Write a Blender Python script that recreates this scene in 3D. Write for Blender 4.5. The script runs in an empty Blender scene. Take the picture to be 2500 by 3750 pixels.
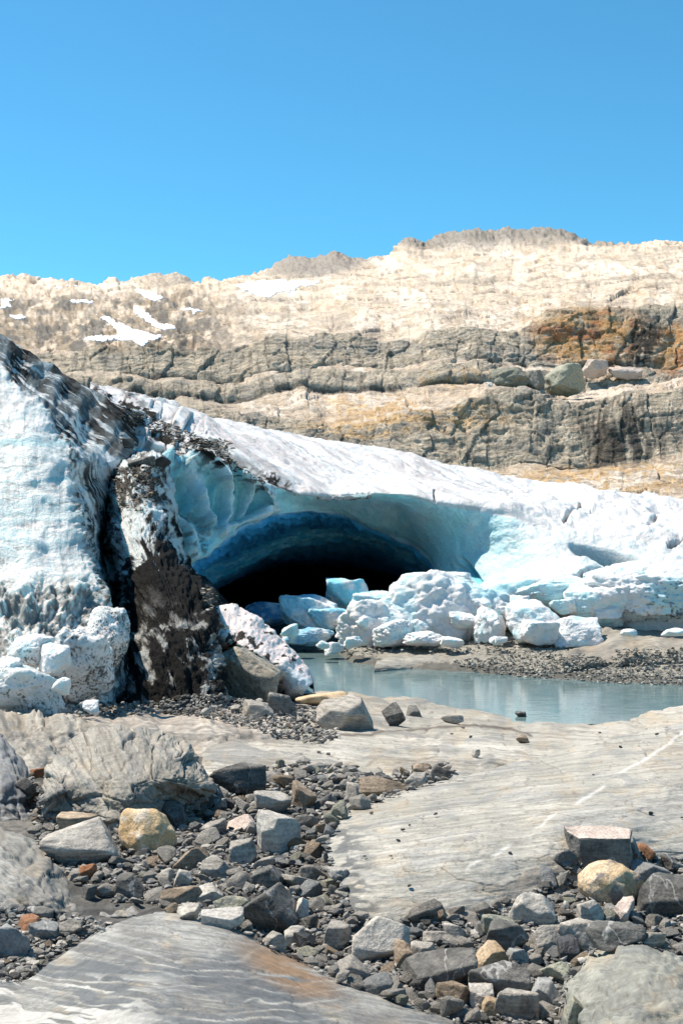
import bpy, math, random
import numpy as np
from mathutils import Vector
random.seed(7); RNG = np.random.default_rng(7)
D = bpy.data; SC = bpy.context.scene; COL = SC.collection
# ------------------------------------------------------------------ camera, sky, sun
F = 4687.5; CX, CY, CAMZ = 1250.0, 1875.0, 1.7        # photo pixels, metres
cam = D.cameras.new('camera'); camo = D.objects.new('camera', cam); COL.objects.link(camo)
camo.location = (0, 0, CAMZ); camo.rotation_euler = (math.radians(90), 0, 0)
cam.sensor_fit = 'VERTICAL'; cam.sensor_height = 36; cam.lens = 45; cam.clip_end = 6000; cam.clip_start = 0.05
SC.camera = camo
SUN = Vector((-0.45, 0.19, 0.84)).normalized()
elev = math.asin(SUN.z); azim = math.atan2(SUN.x, SUN.y)
w = D.worlds.new('World'); SC.world = w; w.use_nodes = True
nt = w.node_tree; nt.nodes.clear()
sky = nt.nodes.new('ShaderNodeTexSky'); sky.sky_type = 'NISHITA'; sky.sun_disc = False
sky.sun_elevation = elev; sky.sun_rotation = azim; sky.altitude = 1500; sky.air_density = 1.0; sky.dust_density = 0.15; sky.ozone_density = 3.0
mul = nt.nodes.new('ShaderNodeMix'); mul.data_type = 'RGBA'; mul.blend_type = 'MULTIPLY'; mul.inputs[0].default_value = 1
mul.inputs[7].default_value = (0.39, 0.90, 0.94, 1)
bg = nt.nodes.new('ShaderNodeBackground'); bg.inputs[1].default_value = 0.115
wo = nt.nodes.new('ShaderNodeOutputWorld')
nt.links.new(sky.outputs[0], mul.inputs[6]); nt.links.new(mul.outputs[2], bg.inputs[0]); nt.links.new(bg.outputs[0], wo.inputs[0])
sl = D.lights.new('sun', 'SUN'); sl.energy = 4.6; sl.angle = math.radians(0.5); sl.color = (1.0, 0.92, 0.80)
so = D.objects.new('sun', sl); COL.objects.link(so); so.rotation_euler = SUN.to_track_quat('Z', 'Y').to_euler(); so.location = (-20, 0, 40)
SC.view_settings.view_transform = 'Standard'; SC.view_settings.look = 'None'
SC.view_settings.exposure = 0.75; SC.view_settings.gamma = 1
SC.cycles.max_bounces = 8; SC.cycles.diffuse_bounces = 6; SC.cycles.glossy_bounces = 3; SC.cycles.transmission_bounces = 4

# ------------------------------------------------------------------ noise (numpy)
def _h(i, j, k, s):
    n = (i.astype(np.int64) * 374761393 + j.astype(np.int64) * 668265263 + k.astype(np.int64) * 2147483647 + s * 974634777) & 0xffffffff
    n = ((n ^ (n >> 13)) * 1274126177) & 0xffffffff
    n = ((n ^ (n >> 16)) * 2246822519) & 0xffffffff
    return ((n ^ (n >> 15)) & 0xffffff) / float(0xffffff)
def vnoise(x, y, z=None, s=0):
    if z is None: z = np.zeros_like(x)
    xi, yi, zi = np.floor(x), np.floor(y), np.floor(z)
    fx, fy, fz = x - xi, y - yi, z - zi
    q = lambda t: t * t * t * (t * (t * 6 - 15) + 10)
    u, v, ww = q(fx), q(fy), q(fz); r = 0
    for a in (0, 1):
        for b in (0, 1):
            for c in (0, 1):
                wt = (u if a else 1 - u) * (v if b else 1 - v) * (ww if c else 1 - ww)
                r = r + wt * _h(xi + a, yi + b, zi + c, s)
    return r * 2 - 1
def fbm(x, y, z=None, o=5, g=0.5, s=0):
    if z is None: z = np.zeros_like(x)
    a, r, n = 1.0, 0, 0
    for i in range(o):
        r = r + a * vnoise(x, y, z, s + i * 17); n += a; a *= g
        x, y, z = x * 1.73 + y * 0.98 + 3.1, y * 1.73 - x * 0.98 + 7.7, z * 2.0 + 1.3
    return r / n
def ani(x, y, o=4, g=0.5, s=0):       # octaves without rotation: keeps stretched directions
    a, r, n = 1.0, 0, 0
    for i in range(o):
        r = r + a * vnoise(x, y, np.full_like(x, i * 3.7), s + i * 13); n += a; a *= g; x = x * 2.03 + 5.1; y = y * 2.03 + 2.2
    return r / n
def cell(x, y, z=None, s=0, jit=0.9):  # F1, F2-F1, random value of the cell
    if z is None: z = np.zeros_like(x); zr = (0,)
    else: zr = (-1, 0, 1)
    xi, yi, zi = np.floor(x), np.floor(y), np.floor(z)
    f1 = np.full(x.shape, 9.0); f2 = f1.copy(); idv = np.zeros_like(x)
    for a in (-1, 0, 1):
        for b in (-1, 0, 1):
            for c in zr:
                gx, gy, gz = xi + a, yi + b, zi + c
                px_ = gx + .5 + jit * (_h(gx, gy, gz, s + 1) - .5); py_ = gy + .5 + jit * (_h(gx, gy, gz, s + 2) - .5)
                pz_ = gz + .5 + jit * (_h(gx, gy, gz, s + 3) - .5) if len(zr) > 1 else z
                d = np.sqrt((px_ - x) ** 2 + (py_ - y) ** 2 + (pz_ - z) ** 2)
                m = d < f1; f2 = np.where(m, f1, np.minimum(f2, d)); f1 = np.where(m, d, f1)
                idv = np.where(m, _h(gx, gy, gz, s + 4), idv)
    return f1, f2 - f1, idv
def sst(a, b, x):
    t = np.clip((x - a) / (b - a), 0, 1); return t * t * (3 - 2 * t)
def lerp(a, b, t): return a + (b - a) * t
def mixc(c, k, t):
    return c + (np.array(k) - c) * np.clip(t, 0, 1)[..., None]
def blob(px, py, cx, cy, rx, ry, ang=0, soft=0.5):   # 1 inside an ellipse, 0 outside
    a = math.radians(ang); dx, dy = px - cx, py - cy
    u = (dx * math.cos(a) + dy * math.sin(a)) / rx; v = (-dx * math.sin(a) + dy * math.cos(a)) / ry
    return 1 - sst(1 - soft, 1 + soft, np.sqrt(u * u + v * v))
def smooth1(a, k):
    if k < 1: return a
    w_ = np.hanning(2 * k + 3)[1:-1]; w_ /= w_.sum(); k2 = (len(w_) - 1) // 2
    return np.convolve(np.pad(a, k2, mode='edge'), w_, 'valid')
def inpoly(px, py, poly):
    r = np.zeros(px.shape, bool); n = len(poly); j = n - 1
    for i in range(n):
        xi, yi = poly[i]; xj, yj = poly[j]
        if yi != yj:
            r ^= ((yi > py) != (yj > py)) & (px < (xj - xi) * (py - yi) / (yj - yi) + xi)
        j = i
    return r
# ------------------------------------------------------------------ geometry helpers
def W(px, py, Y):
    return np.stack([(px - CX) / F * Y, Y + 0 * px, CAMZ - (py - CY) / F * Y], -1)
def Yz(py, z): return (CAMZ - z) * F / (py - CY)
CELL = 9.0; DW, DH = 350, 270; DEPTH = np.full((DH, DW), 1e9); DY0 = 1400.0   # coarse depth map used to stand stones on the ground
def splat(V):
    V = V.reshape(-1, 3); V = V[V[:, 1] > 1]
    px = V[:, 0] / V[:, 1] * F + CX; py = (CAMZ - V[:, 2]) / V[:, 1] * F + CY
    i = ((py - DY0) / CELL).astype(int); j = (px / CELL).astype(int)
    m = (i >= 0) & (i < DH) & (j >= 0) & (j < DW)
    np.minimum.at(DEPTH, (i[m], j[m]), V[m, 1])
def ground_at(px, py):
    i = int((py - DY0) / CELL); j = int(min(max(px, 0), 3140) / CELL)
    for r in range(0, 6):
        b = DEPTH[max(i - r, 0):i + r + 1, max(j - r, 0):j + r + 1]
        if b.size and b.min() < 1e8: return float(b.min())
    return 8.0
def tag(o, label=None, cat=None, group=None, kind=None):
    if label: o['label'] = label
    if cat: o['category'] = cat
    if group: o['group'] = group
    if kind: o['kind'] = kind
    return o
def raw_mesh(name, V, Q, col=None, smooth=True, mat=None):
    me = D.meshes.new(name); V = np.ascontiguousarray(V.reshape(-1, 3), dtype=np.float32); Q = np.ascontiguousarray(Q, dtype=np.int32)
    k = Q.shape[1]; n = len(Q)
    me.vertices.add(len(V)); me.vertices.foreach_set('co', V.ravel())
    me.loops.add(n * k); me.loops.foreach_set('vertex_index', Q.ravel())
    me.polygons.add(n); me.polygons.foreach_set('loop_start', np.arange(0, n * k, k, dtype=np.int32))
    me.polygons.foreach_set('use_smooth', np.full(n, smooth, dtype=bool))
    me.update(calc_edges=True)
    if col is not None:
        a = me.color_attributes.new('col', 'FLOAT_COLOR', 'POINT')
        c = np.ones((len(V), 4), np.float32); c[:, :3] = np.clip(col.reshape(-1, 3), 0.004, 0.92); a.data.foreach_set('color', c.ravel())
    if mat: me.materials.append(mat)
    return me
def link(name, me, parent=None):
    o = D.objects.new(name, me); COL.objects.link(o)
    if parent: o.parent = parent
    return o
def gridq(nv, nu, flip=False):
    i = np.arange(nv - 1)[:, None] * nu + np.arange(nu - 1)[None]
    q = np.stack([i, i + nu, i + nu + 1, i + 1] if not flip else [i, i + 1, i + nu + 1, i + nu], -1)
    return q.reshape(-1, 4)
def normals(V):
    du = np.gradient(V, axis=1); dv = np.gradient(V, axis=0); n = np.cross(du, dv)
    n /= np.linalg.norm(n, axis=-1, keepdims=True) + 1e-12
    return n
def pchip(tk, vk, t):     # monotone cubic along axis 0; vk (K, n), t (m,)
    h = np.diff(tk)[:, None]; d = np.diff(vk, axis=0) / h; m = np.zeros_like(vk)
    m[0] = d[0]; m[-1] = d[-1]
    s_ = d[:-1] * d[1:]; m[1:-1] = np.where(s_ > 0, 2 * s_ / (d[:-1] + d[1:] + 1e-12 * np.sign(d[:-1] + d[1:] + 1e-30)), 0)
    i = np.clip(np.searchsorted(tk, t, side='right') - 1, 0, len(tk) - 2)
    hh = (tk[i + 1] - tk[i])[:, None]; u = ((t - tk[i]) / (tk[i + 1] - tk[i]))[:, None]
    return vk[i] * (2 * u**3 - 3 * u**2 + 1) + hh * m[i] * (u**3 - 2 * u**2 + u) + vk[i + 1] * (-2 * u**3 + 3 * u**2) + hh * m[i + 1] * (u**3 - u**2)
def loft(rows, pxs, nv, sm=4, lin=0.0, wts=None):
    """rows: list of polylines [(px,py,Y)...] running left to right, top row first. Returns px, py, Y grids and row parameter t."""
    PY = np.stack([smooth1(np.interp(pxs, [p[0] for p in r], [p[1] for p in r]), sm) for r in rows])
    YY = np.stack([smooth1(np.interp(pxs, [p[0] for p in r], [p[2] for p in r]), sm) for r in rows])
    K = len(rows); wseg = np.maximum(np.abs(np.diff(PY, axis=0)).mean(1), 12)
    if wts: wseg = wseg * np.array(wts)
    cs = np.concatenate([[0], np.cumsum(wseg)]); t = np.interp(np.linspace(0, cs[-1], nv), cs, np.arange(K))
    tk = np.arange(K, dtype=float)
    LY = np.log(YY)
    py = pchip(tk, PY, t); ly = pchip(tk, LY, t)
    if lin > 0:
        i = np.clip(np.floor(t).astype(int), 0, K - 2); u = (t - i)[:, None]
        py = lerp(py, PY[i] * (1 - u) + PY[i + 1] * u, lin); ly = lerp(ly, LY[i] * (1 - u) + LY[i + 1] * u, lin)
    px = np.repeat(pxs[None], nv, 0)
    return px, py, np.exp(ly), np.repeat(t[:, None], len(pxs), 1)
def crnet(tab, nv, nu, conv=None):
    """tab: rows x cols of (px,py,Y or z). Catmull-Rom both ways."""
    A = np.array(tab, float)
    if conv: A[..., 2] = Yz(A[..., 1], A[..., 2])
    A[..., 2] = np.log(A[..., 2])
    def rs(A, n):
        K = A.shape[0]; seg = np.maximum(np.linalg.norm(np.diff(A[..., :2], axis=0), axis=-1).mean(1), 10)
        cs = np.concatenate([[0], np.cumsum(seg)]); t = np.interp(np.linspace(0, cs[-1], n), cs, np.arange(K))
        i = np.clip(np.floor(t).astype(int), 0, K - 2); u = (t - i)[:, None, None]
        E = np.concatenate([2 * A[:1] - A[1:2], A, 2 * A[-1:] - A[-2:-1]]); p0, p1, p2, p3 = E[i], E[i + 1], E[i + 2], E[i + 3]
        return 0.5 * (2 * p1 + (p2 - p0) * u + (2 * p0 - 5 * p1 + 4 * p2 - p3) * u**2 + (3 * p1 - p0 - 3 * p2 + p3) * u**3)
    A = rs(A, nv); A = rs(A.transpose(1, 0, 2), nu).transpose(1, 0, 2)
    return A[..., 0], A[..., 1], np.exp(A[..., 2])
# ------------------------------------------------------------------ materials
class NT:
    def __init__(s, name):
        s.m = D.materials.new(name); s.m.use_nodes = True; s.t = s.m.node_tree; s.t.nodes.clear()
        s.o = s.n('ShaderNodeOutputMaterial'); s.b = s.n('ShaderNodeBsdfPrincipled'); s.l(s.b.outputs[0], s.o.inputs[0])
    def n(s, k, **kw):
        x = s.t.nodes.new(k)
        for a, v in kw.items(): setattr(x, a, v)
        return x
    def l(s, a, b): s.t.links.new(a, b)
    def put(s, sock, v):
        if hasattr(v, 'is_linked') or hasattr(v, 'links'): s.l(v, sock)
        else: sock.default_value = v
    def noise(s, vec, scale, det=5, rough=.55, dist=0):
        x = s.n('ShaderNodeTexNoise'); s.l(vec, x.inputs['Vector']); x.inputs['Scale'].default_value = scale; x.inputs['Detail'].default_value = det
        x.inputs['Roughness'].default_value = rough; x.inputs['Distortion'].default_value = dist; return x.outputs[0]
    def vor(s, vec, scale, feat='F1', out=0):
        x = s.n('ShaderNodeTexVoronoi', feature=feat); s.l(vec, x.inputs['Vector']); x.inputs['Scale'].default_value = scale; return x.outputs[out]
    def mapv(s, vec, sc=(1, 1, 1), rot=(0, 0, 0)):
        x = s.n('ShaderNodeMapping'); s.l(vec, x.inputs[0]); x.inputs['Scale'].default_value = sc; x.inputs['Rotation'].default_value = rot; return x.outputs[0]
    def math(s, op, a, b=0.0):
        x = s.n('ShaderNodeMath', operation=op); s.put(x.inputs[0], a); s.put(x.inputs[1], b); return x.outputs[0]
    def ramp(s, v, a, b, lo=0., hi=1.):
        x = s.n('ShaderNodeMapRange'); s.put(x.inputs[0], v); x.inputs[1].default_value = a; x.inputs[2].default_value = b; x.inputs[3].default_value = lo; x.inputs[4].default_value = hi; return x.outputs[0]
    def mix(s, f, a, b, mode='MIX'):
        x = s.n('ShaderNodeMix', data_type='RGBA', blend_type=mode); s.put(x.inputs[0], f); s.put(x.inputs[6], a); s.put(x.inputs[7], b); return x.outputs[2]
    def gray(s, v):
        x = s.n('ShaderNodeCombineColor'); [s.put(x.inputs[i], v) for i in range(3)]; return x.outputs[0]
    def bump(s, h, dist, st=1.0, nrm=None):
        x = s.n('ShaderNodeBump'); x.inputs['Distance'].default_value = dist; x.inputs['Strength'].default_value = st; s.l(h, x.inputs['Height'])
        if nrm: s.l(nrm, x.inputs['Normal'])
        return x.outputs[0]
def attr_rock(name, s1, s2, amt, bd, rough=0.85, fol=None, spec=0.25):
    m = NT(name); pos = m.n('ShaderNodeNewGeometry').outputs['Position']
    a = m.n('ShaderNodeAttribute', attribute_name='col').outputs['Color']
    p2 = m.mapv(pos, *fol) if fol else pos
    n1 = m.noise(p2, s1, 8, .65, .6); n2 = m.noise(pos, s2, 5, .7)
    k = m.math('ADD', m.ramp(n1, .3, .7, 1 - amt, 1 + amt), m.ramp(n2, .3, .7, -amt * .8, amt * .8))
    c = m.mix(1.0, a, m.gray(k), 'MULTIPLY'); m.l(c, m.b.inputs['Base Color'])
    h = m.math('ADD', m.math('MULTIPLY', n1, 1.0), m.math('MULTIPLY', n2, .45))
    m.l(m.bump(h, bd), m.b.inputs['Normal']); m.b.inputs['Roughness'].default_value = rough; m.b.inputs['Specular IOR Level'].default_value = spec
    return m.m
M_mtn = attr_rock('mountain_rock', 0.8, 3.6, .42, .75)
M_slab = attr_rock('bedrock', 5.0, 48.0, .24, .010, fol=((1, 3.2, 3.2), (0, 0, .35)))
M_gravel = attr_rock('gravel_ground', 9.0, 60.0, .35, .02)
def ice_mat(name, sss, bd, sc=1.0):
    m = NT(name); pos = m.n('ShaderNodeNewGeometry').outputs['Position']
    a = m.n('ShaderNodeAttribute', attribute_name='col').outputs['Color']
    n1 = m.noise(pos, 2.4 * sc, 7, .6, .8); n2 = m.noise(pos, 22 * sc, 5, .65)
    k = m.math('ADD', m.ramp(n1, .3, .7, .92, 1.06), m.ramp(n2, .3, .7, -.07, .07))
    m.l(m.mix(1.0, a, m.gray(k), 'MULTIPLY'), m.b.inputs['Base Color'])
    m.l(m.bump(m.math('ADD', n1, m.math('MULTIPLY', n2, .35)), bd), m.b.inputs['Normal'])
    bw = m.n('ShaderNodeRGBToBW'); m.l(a, bw.inputs[0]); m.l(m.ramp(bw.outputs[0], .03, .4, .04, .35), m.b.inputs['Specular IOR Level']); m.l(m.ramp(bw.outputs[0], .03, .4, .9, .5), m.b.inputs['Roughness'])
    if sss:
        m.l(m.ramp(bw.outputs[0], .1, .4, 0, sss), m.b.inputs['Subsurface Weight']); m.b.inputs['Subsurface Radius'].default_value = (.25, .8, 1.0); m.b.inputs['Subsurface Scale'].default_value = .35
    return m.m
M_ice = ice_mat('glacier_ice', 0.35, .14); M_block = ice_mat('broken_ice', 0.12, .07, 2.0)
m = NT('snow'); pos = m.n('ShaderNodeNewGeometry').outputs['Position']; m.b.inputs['Base Color'].default_value = (.86, .87, .9, 1); m.b.inputs['Roughness'].default_value = .8
m.l(m.bump(m.noise(pos, .5, 4), .4), m.b.inputs['Normal']); M_snow = m.m
STONE = {}
def stone_mat(name, ca, cb, vein=0, bands=0.0, rough=.8, spots=None, cs=None):
    ca = (ca[0] * 1.02, ca[1] * .97, ca[2] * .92, 1); cb = (cb[0] * 1.02, cb[1] * .97, cb[2] * .92, 1)
    m = NT(name); tc = m.n('ShaderNodeTexCoord').outputs['Object']; oi = m.n('ShaderNodeObjectInfo').outputs['Random']
    sh = m.n('ShaderNodeVectorMath', operation='ADD'); cm = m.n('ShaderNodeCombineXYZ')
    for i_, k_ in enumerate((37.0, 91.0, 53.0)): m.l(m.math('MULTIPLY', oi, k_), cm.inputs[i_])
    m.l(tc, sh.inputs[0]); m.l(cm.outputs[0], sh.inputs[1]); v = sh.outputs[0]
    n1 = m.noise(v, 9, 6, .65, .4); n2 = m.noise(v, 70, 4, .7); n3 = m.noise(m.mapv(v, (3, 3, 26 if bands else 3), (.5, .3, 0)), 2.2, 5, .6, .5)
    c = m.mix(m.ramp(n1, .35, .65), ca, cb)
    if bands: c = m.mix(m.math('MULTIPLY', m.ramp(n3, .45, .62), bands), c, (cb[0] * 1.5 + .03, cb[1] * 1.45 + .03, cb[2] * 1.4 + .03, 1))
    if vein: c = m.mix(m.ramp(m.math('ABSOLUTE', m.math('SUBTRACT', m.noise(m.mapv(v, (2.2, .5, 1.4), (.3, .9, .2)), 2.0, 4, .5, .2), .5)), .004, .009, vein, 0), c, (.5, .48, .45, 1))
    if spots: c = m.mix(m.ramp(m.noise(v, 14, 5, .6), .52, .6, 0, .9), c, spots)
    k = m.math('ADD', m.math('ADD', m.ramp(n2, .3, .7, .62, 1.38), m.ramp(n3, .3, .7, -.16, .16)), m.ramp(oi, 0, 1, -.25, .3))
    c = m.mix(1.0, c, m.gray(k), 'MULTIPLY')
    m.l(c, m.b.inputs['Base Color']); m.b.inputs['Roughness'].default_value = rough; m.b.inputs['Specular IOR Level'].default_value = .3
    m.l(m.bump(m.math('ADD', n1, m.math('MULTIPLY', n2, .3)), .02), m.b.inputs['Normal']); STONE[name] = m.m; return m.m
stone_mat('grey', (.19, .18, .165, 1), (.34, .325, .295, 1), bands=.35)
stone_mat('light', (.26, .25, .235, 1), (.38, .365, .33, 1), vein=.3, bands=.25)
stone_mat('dark', (.06, .06, .058, 1), (.15, .148, .14, 1), vein=.4, bands=.2)
stone_mat('black', (.022, .024, .026, 1), (.05, .05, .052, 1), rough=.45)
stone_mat('blue', (.15, .16, .165, 1), (.27, .275, .275, 1), vein=.5)
stone_mat('brown', (.16, .12, .085, 1), (.27, .22, .165, 1), bands=.5)
stone_mat('rust', (.20, .085, .04, 1), (.30, .16, .09, 1))
stone_mat('ochre', (.34, .25, .15, 1), (.50, .40, .28, 1))
stone_mat('pink', (.40, .33, .29, 1), (.50, .44, .40, 1))
stone_mat('white', (.55, .53, .50, 1), (.42, .40, .37, 1))
stone_mat('lichen', (.20, .21, .17, 1), (.36, .35, .27, 1), spots=(.12, .13, .13, 1))
stone_mat('golden', (.42, .29, .15, 1), (.62, .46, .28, 1), spots=(.68, .56, .44, 1))
stone_mat('rough', (.19, .17, .14, 1), (.34, .31, .26, 1), spots=(.13, .12, .10, 1))
stone_mat('mottled', (.42, .30, .16, 1), (.62, .50, .36, 1), spots=(.16, .15, .15, 1))

# ================================================================== MOUNTAIN
NPX = 1150; pxs = np.linspace(-700, 3200, NPX)
crest = [(-700,1060),(-300,1040),(0,1021),(72,1009),(112,1013),(160,1029),(263,1029),(319,1041),(375,1045),(391,1021),(430,1019),(438,1031),(518,1015),(630,999),(686,1025),(702,1045),(740,1045),(748,1029),(813,1029),(877,1021),(981,989),(1060,941),(1132,945),(1190,930),(1232,916),(1255,930),(1290,945),(1354,941),(1425,937),(1449,901),(1489,870),(1545,881),(1552,892),(1593,866),(1680,850),(1744,842),(1808,854),(1856,838),(1943,836),(2023,842),(2095,854),(2167,889),(2254,893),(2334,901),(2398,885),(2500,893),(2800,920),(3200,900)]
def row(pts, Y): return [(p[0], p[1], Y if len(p) < 3 else p[2]) for p in pts]
mrows = [
 [(p[0], p[1] + 60, 900) for p in crest],
 row(crest, 620),
 row([(-700,1110),(0,1080),(400,1075),(700,1075),(900,1060),(1000,1035),(1250,985),(1450,965),(1800,935),(2100,925),(2300,925),(2500,925),(3200,930)], 470),
 row([(-700,1210),(0,1210),(400,1200),(800,1150),(1200,1110),(1600,1060),(2000,1030),(2500,1005),(3200,1000)], 250),
 row([(-700,1300),(0,1300),(200,1312),(400,1292),(600,1285),(850,1290),(960,1262),(1010,1240),(1200,1240),(1400,1240),(1600,1222),(1800,1212),(1960,1205),(2000,1150),(2100,1130),(2300,1140),(2500,1122),(3200,1100)], 150),
 row([(-700,1370),(0,1375),(200,1372),(600,1380),(900,1372),(1000,1362),(1250,1366),(1500,1336),(1750,1330),(1950,1344),(2100,1356),(2300,1352),(2500,1358),(3200,1350)], 144),
 row([(-700,1390),(300,1395),(700,1400),(1000,1388),(1200,1380),(1500,1352),(1700,1350),(1800,1362),(2500,1372),(3200,1370)], 133),
 row([(-700,1430),(300,1440),(600,1450),(800,1458),(1000,1440),(1300,1438),(1500,1430),(1700,1420),(1790,1425),(2000,1422),(2200,1405),(2500,1392),(3200,1390)], 130),
 row([(-700,1480),(300,1480),(700,1510),(1000,1530),(1200,1560),(1400,1560),(1550,1530),(1700,1480),(1850,1450),(2100,1452),(2300,1442),(2500,1440),(3200,1430)], 108),
 row([(-700,1560),(0,1560),(300,1540),(700,1580),(1000,1630),(1400,1700),(1600,1722),(1850,1738),(2050,1725),(2300,1690),(2500,1668),(3200,1650)], 103),
 row([(-700,1760),(1000,1760),(1700,1775),(2500,1780),(3200,1780)], 88),
 row([(-700,2010),(3200,2010)], 66)]
px, py, Y, t = loft(mrows, pxs, 470, sm=1, lin=.75)
py = py + (20 * vnoise(px / 210, t * .45, s=46) + 9 * vnoise(px / 70, t * .8, s=47)) * sst(3.0, 3.9, t) * (1 - sst(9.2, 9.9, t))
base_py = py.copy()
B = W(px, py, Y); N = normals(B); N *= np.sign(np.sum(N * (np.array([0, 0, CAMZ]) - B), -1, keepdims=True))
N[..., 2] = np.abs(N[..., 2]); N[..., 1] = -np.abs(N[..., 1]); N /= np.linalg.norm(N, axis=-1, keepdims=True)
X, V_ = px / 100, py / 100
wx = fbm(X * .6, V_ * .9, o=4, s=5); wy = fbm(X * .5, V_ * .8, o=4, s=9)
cliff = np.clip(sst(3.9, 4.05, t) * (1 - sst(4.9, 5.1, t)) + sst(5.9, 6.1, t) * (1 - sst(6.9, 7.1, t)) + sst(7.9, 8.1, t) * (1 - sst(8.95, 9.1, t)), 0, 1)
leftm = 1 - sst(650, 1050, px)
# displacement in units of photo pixels at that distance
slopey = 1 - cliff
d = 22 * fbm(X * .5 + wx, V_ * 1.1 + wy, o=6, g=.45, s=21)
tilt = V_ + .06 * X + .30 * wy
st = (tilt * 3.4 + .5 * wx) % 1.0; d += 12.0 * (st ** .8 - 1.6 * sst(.9, 1, st)) * (1 - .65 * cliff) * sst(-.5, .2, wx + .2) * (.6 + .4 * vnoise(X * .7, V_ * 2, s=4))
st2 = (tilt * 9.1 + 1.2 * wx) % 1.0; d += 2.6 * (sst(0, .7, st2) - sst(.7, 1, st2))
f1, e1, id1 = cell(X * 1.5 + .6 * wx, V_ * 1.2 + .15 * X + .5 * wy, s=31)
f2_, e2, id2 = cell(X * 3.0 + 1.5 * wx, V_ * 5.5 + 1.5 * wy, s=41)
und = np.zeros_like(px)
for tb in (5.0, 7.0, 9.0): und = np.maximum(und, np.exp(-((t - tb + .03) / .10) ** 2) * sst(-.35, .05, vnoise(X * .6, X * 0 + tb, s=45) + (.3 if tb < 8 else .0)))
d += 11 * cliff - 16 * und
d += (id1 - .5) * (3 * slopey + 15 * cliff) + (id2 - .5) * (2 + 2.5 * cliff)
d -= (2 + 3 * cliff) * (1 - sst(0, .07, e1)) + 1.0 * (1 - sst(0, .10, e2))
f3, e3, id3 = cell(X * .42 + .5 * wx, V_ * 1.05 + .4 * wy, s=51); d += (id3 - .5) * 26 * slopey * sst(2.2, 4, t) - 2 * (1 - sst(0, .04, e3))
rg = 1 - np.abs(fbm(X * 3.2, V_ * 3.2, o=5, s=61)) * 2
d += 7 * rg * leftm * (1 - sst(1300, 1350, py)) + 1.5 * rg
crestm = (1 - sst(1.3, 2.0, t)); d = d * (1 - .55 * crestm) + crestm * (10 * (1 - np.abs(fbm(X * 3.5 - V_ * 2, V_ * 6, o=5, s=71)) * 2.2) - 4)
V = B + N * (d * Y / F)[..., None]
# colour
n1 = fbm(X * 1.2, V_ * 2.2, o=6, s=81); n2 = fbm(X * 5, V_ * 8, o=4, s=91); n3 = ani(X * .5, tilt * 9, o=4, s=95); n4 = ani(X * 9 + wx * 2, V_ * .9, o=4, s=99)
C = np.ones(px.shape + (3,)) * np.array((.60, .51, .415))
C = mixc(C, (.74, .66, .57), sst(-.2, .4, n1)); C = mixc(C, (.44, .33, .22), sst(.12, .5, n2) * .6)
C = mixc(C, (.34, .30, .25), sst(.12, .45, n3) * .55 * (1 - .4 * cliff)); C = mixc(C, (.10, .09, .08), sst(.93, .985, st) * sst(-.2, .2, vnoise(X * 1.3, tilt * 3, s=44)) * .8); C = mixc(C, (.30, .27, .23), sst(.2, .4, fbm(X * 1.8 + 9, V_ * 7, o=5, s=13)) * .5)  # thin dark lines along strata steps: bedding cracks with ledge shadow painted in
greyc = mixc(np.ones_like(C) * np.array((.46, .41, .335)), (.33, .31, .275), sst(-.1, .35, n1)); greyc = mixc(greyc, (.58, .50, .40), sst(.0, .35, n3) * .6)
greyc = mixc(greyc, (.09, .088, .082), sst(.2, .5, n4) * .6)
C = C + (greyc - C) * (cliff * sst(-.45, .0, n1 + .3))[..., None]
low = sst(1500, 1560, py) * (1 - sst(8.9, 9.05, t)); 
gl = (sst(1300, 1345, py + 30 * wx) * leftm)   # grey slabs on the left
C = C + (greyc * .92 - C) * (gl * .85)[..., None]
brn = leftm * (1 - sst(1280, 1320, py)) * sst(1060, 1130, py + 20 * wx); C = mixc(C, (.25, .20, .14), brn * sst(-.6, .1, n2 + n1) * .85); C = mixc(C, (.10, .10, .095), brn * sst(-.05, .25, fbm(X * 3.3, V_ * 4.4, o=5, s=14)) * .75)
och = blob(px, py, 2160, 1240, 190, 105, 0, .35) + blob(px, py, 2480, 1290, 100, 90, 0, .3)
C = mixc(C, (.52, .29, .11), och * sst(-.6, .0, n2 + .2 * n4) * .85); C = mixc(C, (.36, .15, .075), och * sst(.0, .35, n1 + n2 * .4) * .7); C = mixc(C, (.50, .42, .30), och * sst(.2, .4, n3) * .6)
C = mixc(C, (.05, .045, .04), blob(px, py, 2350, 1270, 60, 95, 15, .5) * sst(-.3, .2, n4 + n2))
C = mixc(C, (.06, .058, .055), blob(px, py, 2290, 1600, 150, 130, 0, .5) * sst(-.35, .15, n4 + .3 * n2) * .85)
C = mixc(C, (.04, .035, .03), blob(px, py, 2215, 1640, 55, 75, 0, .6) * .8)
for (cx, cy, rx, ry) in ((1350,1480,190,38),(1650,1400,120,30),(1550,1530,330,55),(1850,1790,400,50),(1300,1580,200,40),(2300,1760,300,60)):
    C = mixc(C, (.58, .40, .21), blob(px, py, cx, cy, rx, ry, 0, .5) * sst(-.3, .25, n2 + n3) * .75)
C = mixc(C, (.19, .18, .165), crestm * blob(px, py, 1850, 870, 480, 60, 0, .25) * .85); C = mixc(C, (.24, .22, .20), blob(px, py, 1170, 960, 190, 60, -8, .3) * .9)
C = mixc(C, (.28, .25, .21), blob(px, py, 620, 1030, 110, 30, 0, .4) * .6)
C *= (1 - .2 * (1 - sst(0, .05, e1)))[..., None]; C = mixc(C, (.09, .08, .07), sst(.55, .95, und) * .75)  # last mix paints the shadow beneath the cliff overhangs as a dark line
C *= np.array((1.06, 1.0, .935)); C = C * (1 + .12 * slopey * (t < 5.2))[..., None]
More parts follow.
